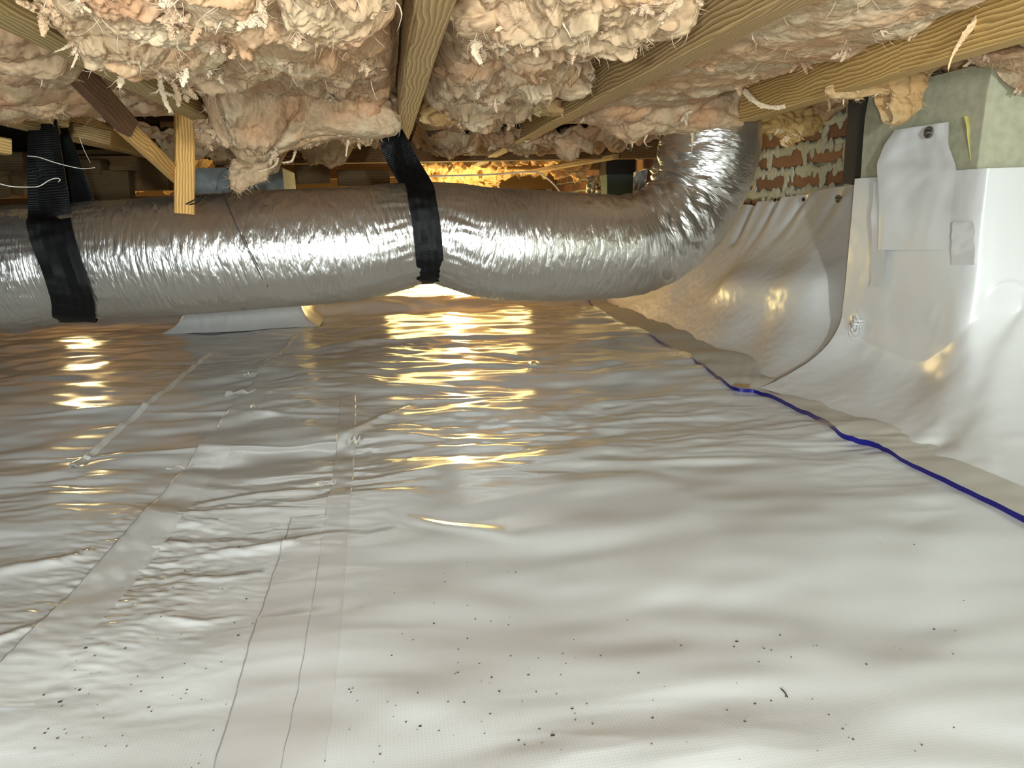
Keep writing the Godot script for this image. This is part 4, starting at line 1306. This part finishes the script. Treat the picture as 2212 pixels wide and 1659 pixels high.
# ---------------------------------------------------------------- small things
func smalls() -> void:
	tag("white_thread", tube([at(60, 337, 1.80), at(85, 340, 1.78), at(125, 353, 1.78), at(175, 364, 1.8), at(205, 362, 1.82)], 0.0010, 0.0007), M.thread, "white thread crossing the wide strap, the upper of two", "thread")
	tag("white_thread", tube([at(-30, 388, 1.78), at(20, 402, 1.78), at(62, 404, 1.78), at(85, 402, 1.77), at(105, 390, 1.77), at(122, 385, 1.77), at(130, 388, 1.77), at(126, 393, 1.77)], 0.0012, 0.0008, 40), M.thread, "hooked white thread in front of the wide strap, the lower of two", "thread")
	tag("white_thread", tube([at(172, 298, 1.9), at(182, 325, 1.9), at(195, 351, 1.9)], 0.0007, 0.0004), M.thread, "short thread dangling right of the wide strap in the gloom", "thread")
	tag("bent_wire", tube([at(466, 415, 1.8), at(475, 380, 1.8), at(500, 355, 1.8), at(520, 345, 1.8)], 0.0008, 0.0006), M.wire, "thin wire sticking up behind the duct near the hanging stick", "wire")
	tag("bent_wire", tube([at(480, 412, 1.80), at(510, 485, 1.777), at(545, 560, 1.79), at(576, 618, 1.82), at(572, 600, 1.81), at(540, 545, 1.787), at(525, 510, 1.777), at(515, 540, 1.785)], 0.0009, 0.0007, 60), M.wire, "hairpin of thin dark wire lying on the duct's left half", "wire")
	tag("cable", tube([at(880, 381, 3.6), at(960, 380, 3.6), at(1060, 377, 3.6), at(1150, 371, 3.6), at(1175, 380, 3.6), at(1200, 402, 3.55), at(1220, 432, 3.5), at(1235, 470, 3.5)], 0.0042, 0.0042, 60), M.cable, "thin white cable strung behind the duct and curving down", "cable")
	var s := Shape.new()
	add_board(s, at(1364, 82, 1.22), at(1350, 124, 1.22), 0.0015, 0.017, Vector3(1, 0.2, 0.4), 0.0004)
	tag("paper_scrap", s.done(), M.paper, "pale paper strip sticking out by the slanting joist", "paper scrap")
	# bits of white plastic on the floor
	for q in [[520, 857, 60, 12, "pair of curled white scraps left of the floor's middle, beside the lapped seam"], [548, 886, 10, 6, "tiny round white scrap just below the curled pair"], [385, 1011, 50, 8, "narrow white scrap lying across the lapped seam"], [536, 813, 18, 6, "small white sliver on the floor nearest the block pier"], [1152, 790, 24, 12, "white flake at the end of the golden reflections"], [765, 960, 26, 20, "curled white shaving beside the narrow tape, mid floor"], [705, 1056, 44, 8, "flat white shaving near the tape, middle left"]]:
		var o := on_y(q[0], q[1], 0.0)
		var sc := Shape.new()
		var w: float = q[2] * (-o.z) / FOCAL
		var dd: float = q[3] * o.z * o.z / (FOCAL * 0.43)
		var p := PackedVector3Array()
		var uvs := PackedVector2Array()
		for jj in 4:
			for i in 9:
				var u := i / 8.0 - 0.5
				var v := jj / 3.0 - 0.5
				var pos := o + Vector3(u * w, 0, v * dd * (0.5 + 0.4 * sin(i * 1.9)))
				pos.y = ground(pos.x, -pos.z) + 0.0025 + 0.006 * absf(sin(u * 5.0 + q[0])) + 0.003 * absf(v)
				p.append(pos)
				uvs.append(Vector2(u, v))
		sc.grid(p, 9, 4, uvs)
		var mm: StandardMaterial3D = M.scrap
		mm.cull_mode = BaseMaterial3D.CULL_DISABLED
		tag("plastic_scrap", sc.done(), mm, q[4], "plastic scrap")
	var o1 := on_y(1688, 1489, 0.0)
	var o2 := on_y(1702, 1507, 0.0)
	o1.y = ground(o1.x, -o1.z) + 0.0012
	o2.y = ground(o2.x, -o2.z) + 0.0012
	tag("twig", tube([o1, (o1 + o2) * 0.5 + Vector3(0.0006, 0.0003, 0), o2], 0.0007, 0.0004), M.twig, "short dark twig alone on the white sheet at the lower right", "twig")
	# specks of dirt over the front of the sheet
	var sp := Shape.new()
	for k in 420:
		var px := rng.randf_range(60, 2100)
		var py := rng.randf_range(1170, 1655)
		if px > 1250 and rng.randf() < 0.72: continue
		if py < 1330 and rng.randf() < 0.6: continue
		if px < 200 and py < 1350: continue
		var o := on_y(px, py, 0.0)
		o.y = ground(o.x, -o.z) + 0.0004
		var r := rng.randf_range(0.00025, 0.0007) * (1.5 if rng.randf() < 0.1 else 1.0)
		blob(sp, o, Vector3(r * rng.randf_range(0.8, 2.2), r * 0.6, r))
	var ob := tag("dirt_specks", sp.done(), M.speck, "dark dirt specks sprinkled over the front of the white sheet", "dirt")
	ob.set_meta("kind", "stuff")

func _ready() -> void:
	rng.seed = 20240
	var cam := Camera3D.new()
	cam.name = "camera"
	cam.transform = Transform3D(lens, EYE)
	cam.fov = rad_to_deg(2.0 * atan(829.5 / FOCAL))
	cam.near = 0.02
	cam.far = 60.0
	add_child(cam)
	cam.current = true
	var env := Environment.new()
	env.background_mode = Environment.BG_COLOR
	env.background_color = Color(0, 0, 0)
	env.ambient_light_source = Environment.AMBIENT_SOURCE_DISABLED
	env.tonemap_mode = Environment.TONE_MAPPER_LINEAR
	env.tonemap_exposure = 1.06
	env.sdfgi_enabled = true
	env.ssao_enabled = true
	env.ssil_enabled = true
	var we := WorldEnvironment.new()
	we.name = "world"
	we.environment = env
	add_child(we)
	# the two torches of whoever takes the picture, either side of the lens
	for q in [[Vector3(0.22, 0.58, 0.92), 2.7], [Vector3(-0.50, 0.33, 0.80), 1.9]]:
		var torch := OmniLight3D.new()
		torch.name = numbered("torch_light")
		torch.position = q[0]
		torch.light_color = Color(0.94, 0.985, 1.0)
		torch.light_energy = q[1]
		torch.light_size = 0.03
		torch.omni_range = 12.0
		torch.omni_attenuation = 2.0
		torch.shadow_enabled = true
		add_child(torch)
	# warm work lamps standing behind the duct
	for q in [[at(985, 535, 4.3), 0.65], [at(150, 560, 4.6), 0.3]]:
		var l := OmniLight3D.new()
		l.name = numbered("work_lamp_light")
		l.position = q[0]
		l.light_color = Color(1.0, 0.89, 0.62)
		l.light_energy = q[1]
		l.light_size = 0.08
		l.omni_range = 12.0
		l.omni_attenuation = 2.0
		l.shadow_enabled = true
		add_child(l)
	var lamp := AreaLight3D.new()  # unseen panel added to broaden the gold streaks on the floor sheet
	lamp.name = "added_reflection_light"
	lamp.position = at(985, 540, 4.26)
	lamp.rotation = Vector3(-0.35, 0.0, 0.0) + Vector3(0, PI, 0)
	lamp.area_size = Vector2(0.80, 0.14)
	lamp.light_color = Color(1.0, 0.86, 0.52)
	lamp.light_energy = 0.55
	lamp.shadow_enabled = true
	add_child(lamp)
	for n in [[na, 1], [nb, 2], [nc, 3]]:
		n[0].seed = n[1]
		n[0].frequency = 0.01
		n[0].noise_type = FastNoiseLite.TYPE_SIMPLEX_SMOOTH
		n[0].fractal_octaves = 2
	make_materials()
	shell()
	floor_liner()
	wall_liners()
	duct()
	straps()
	timber()
	insulation()
	smalls()
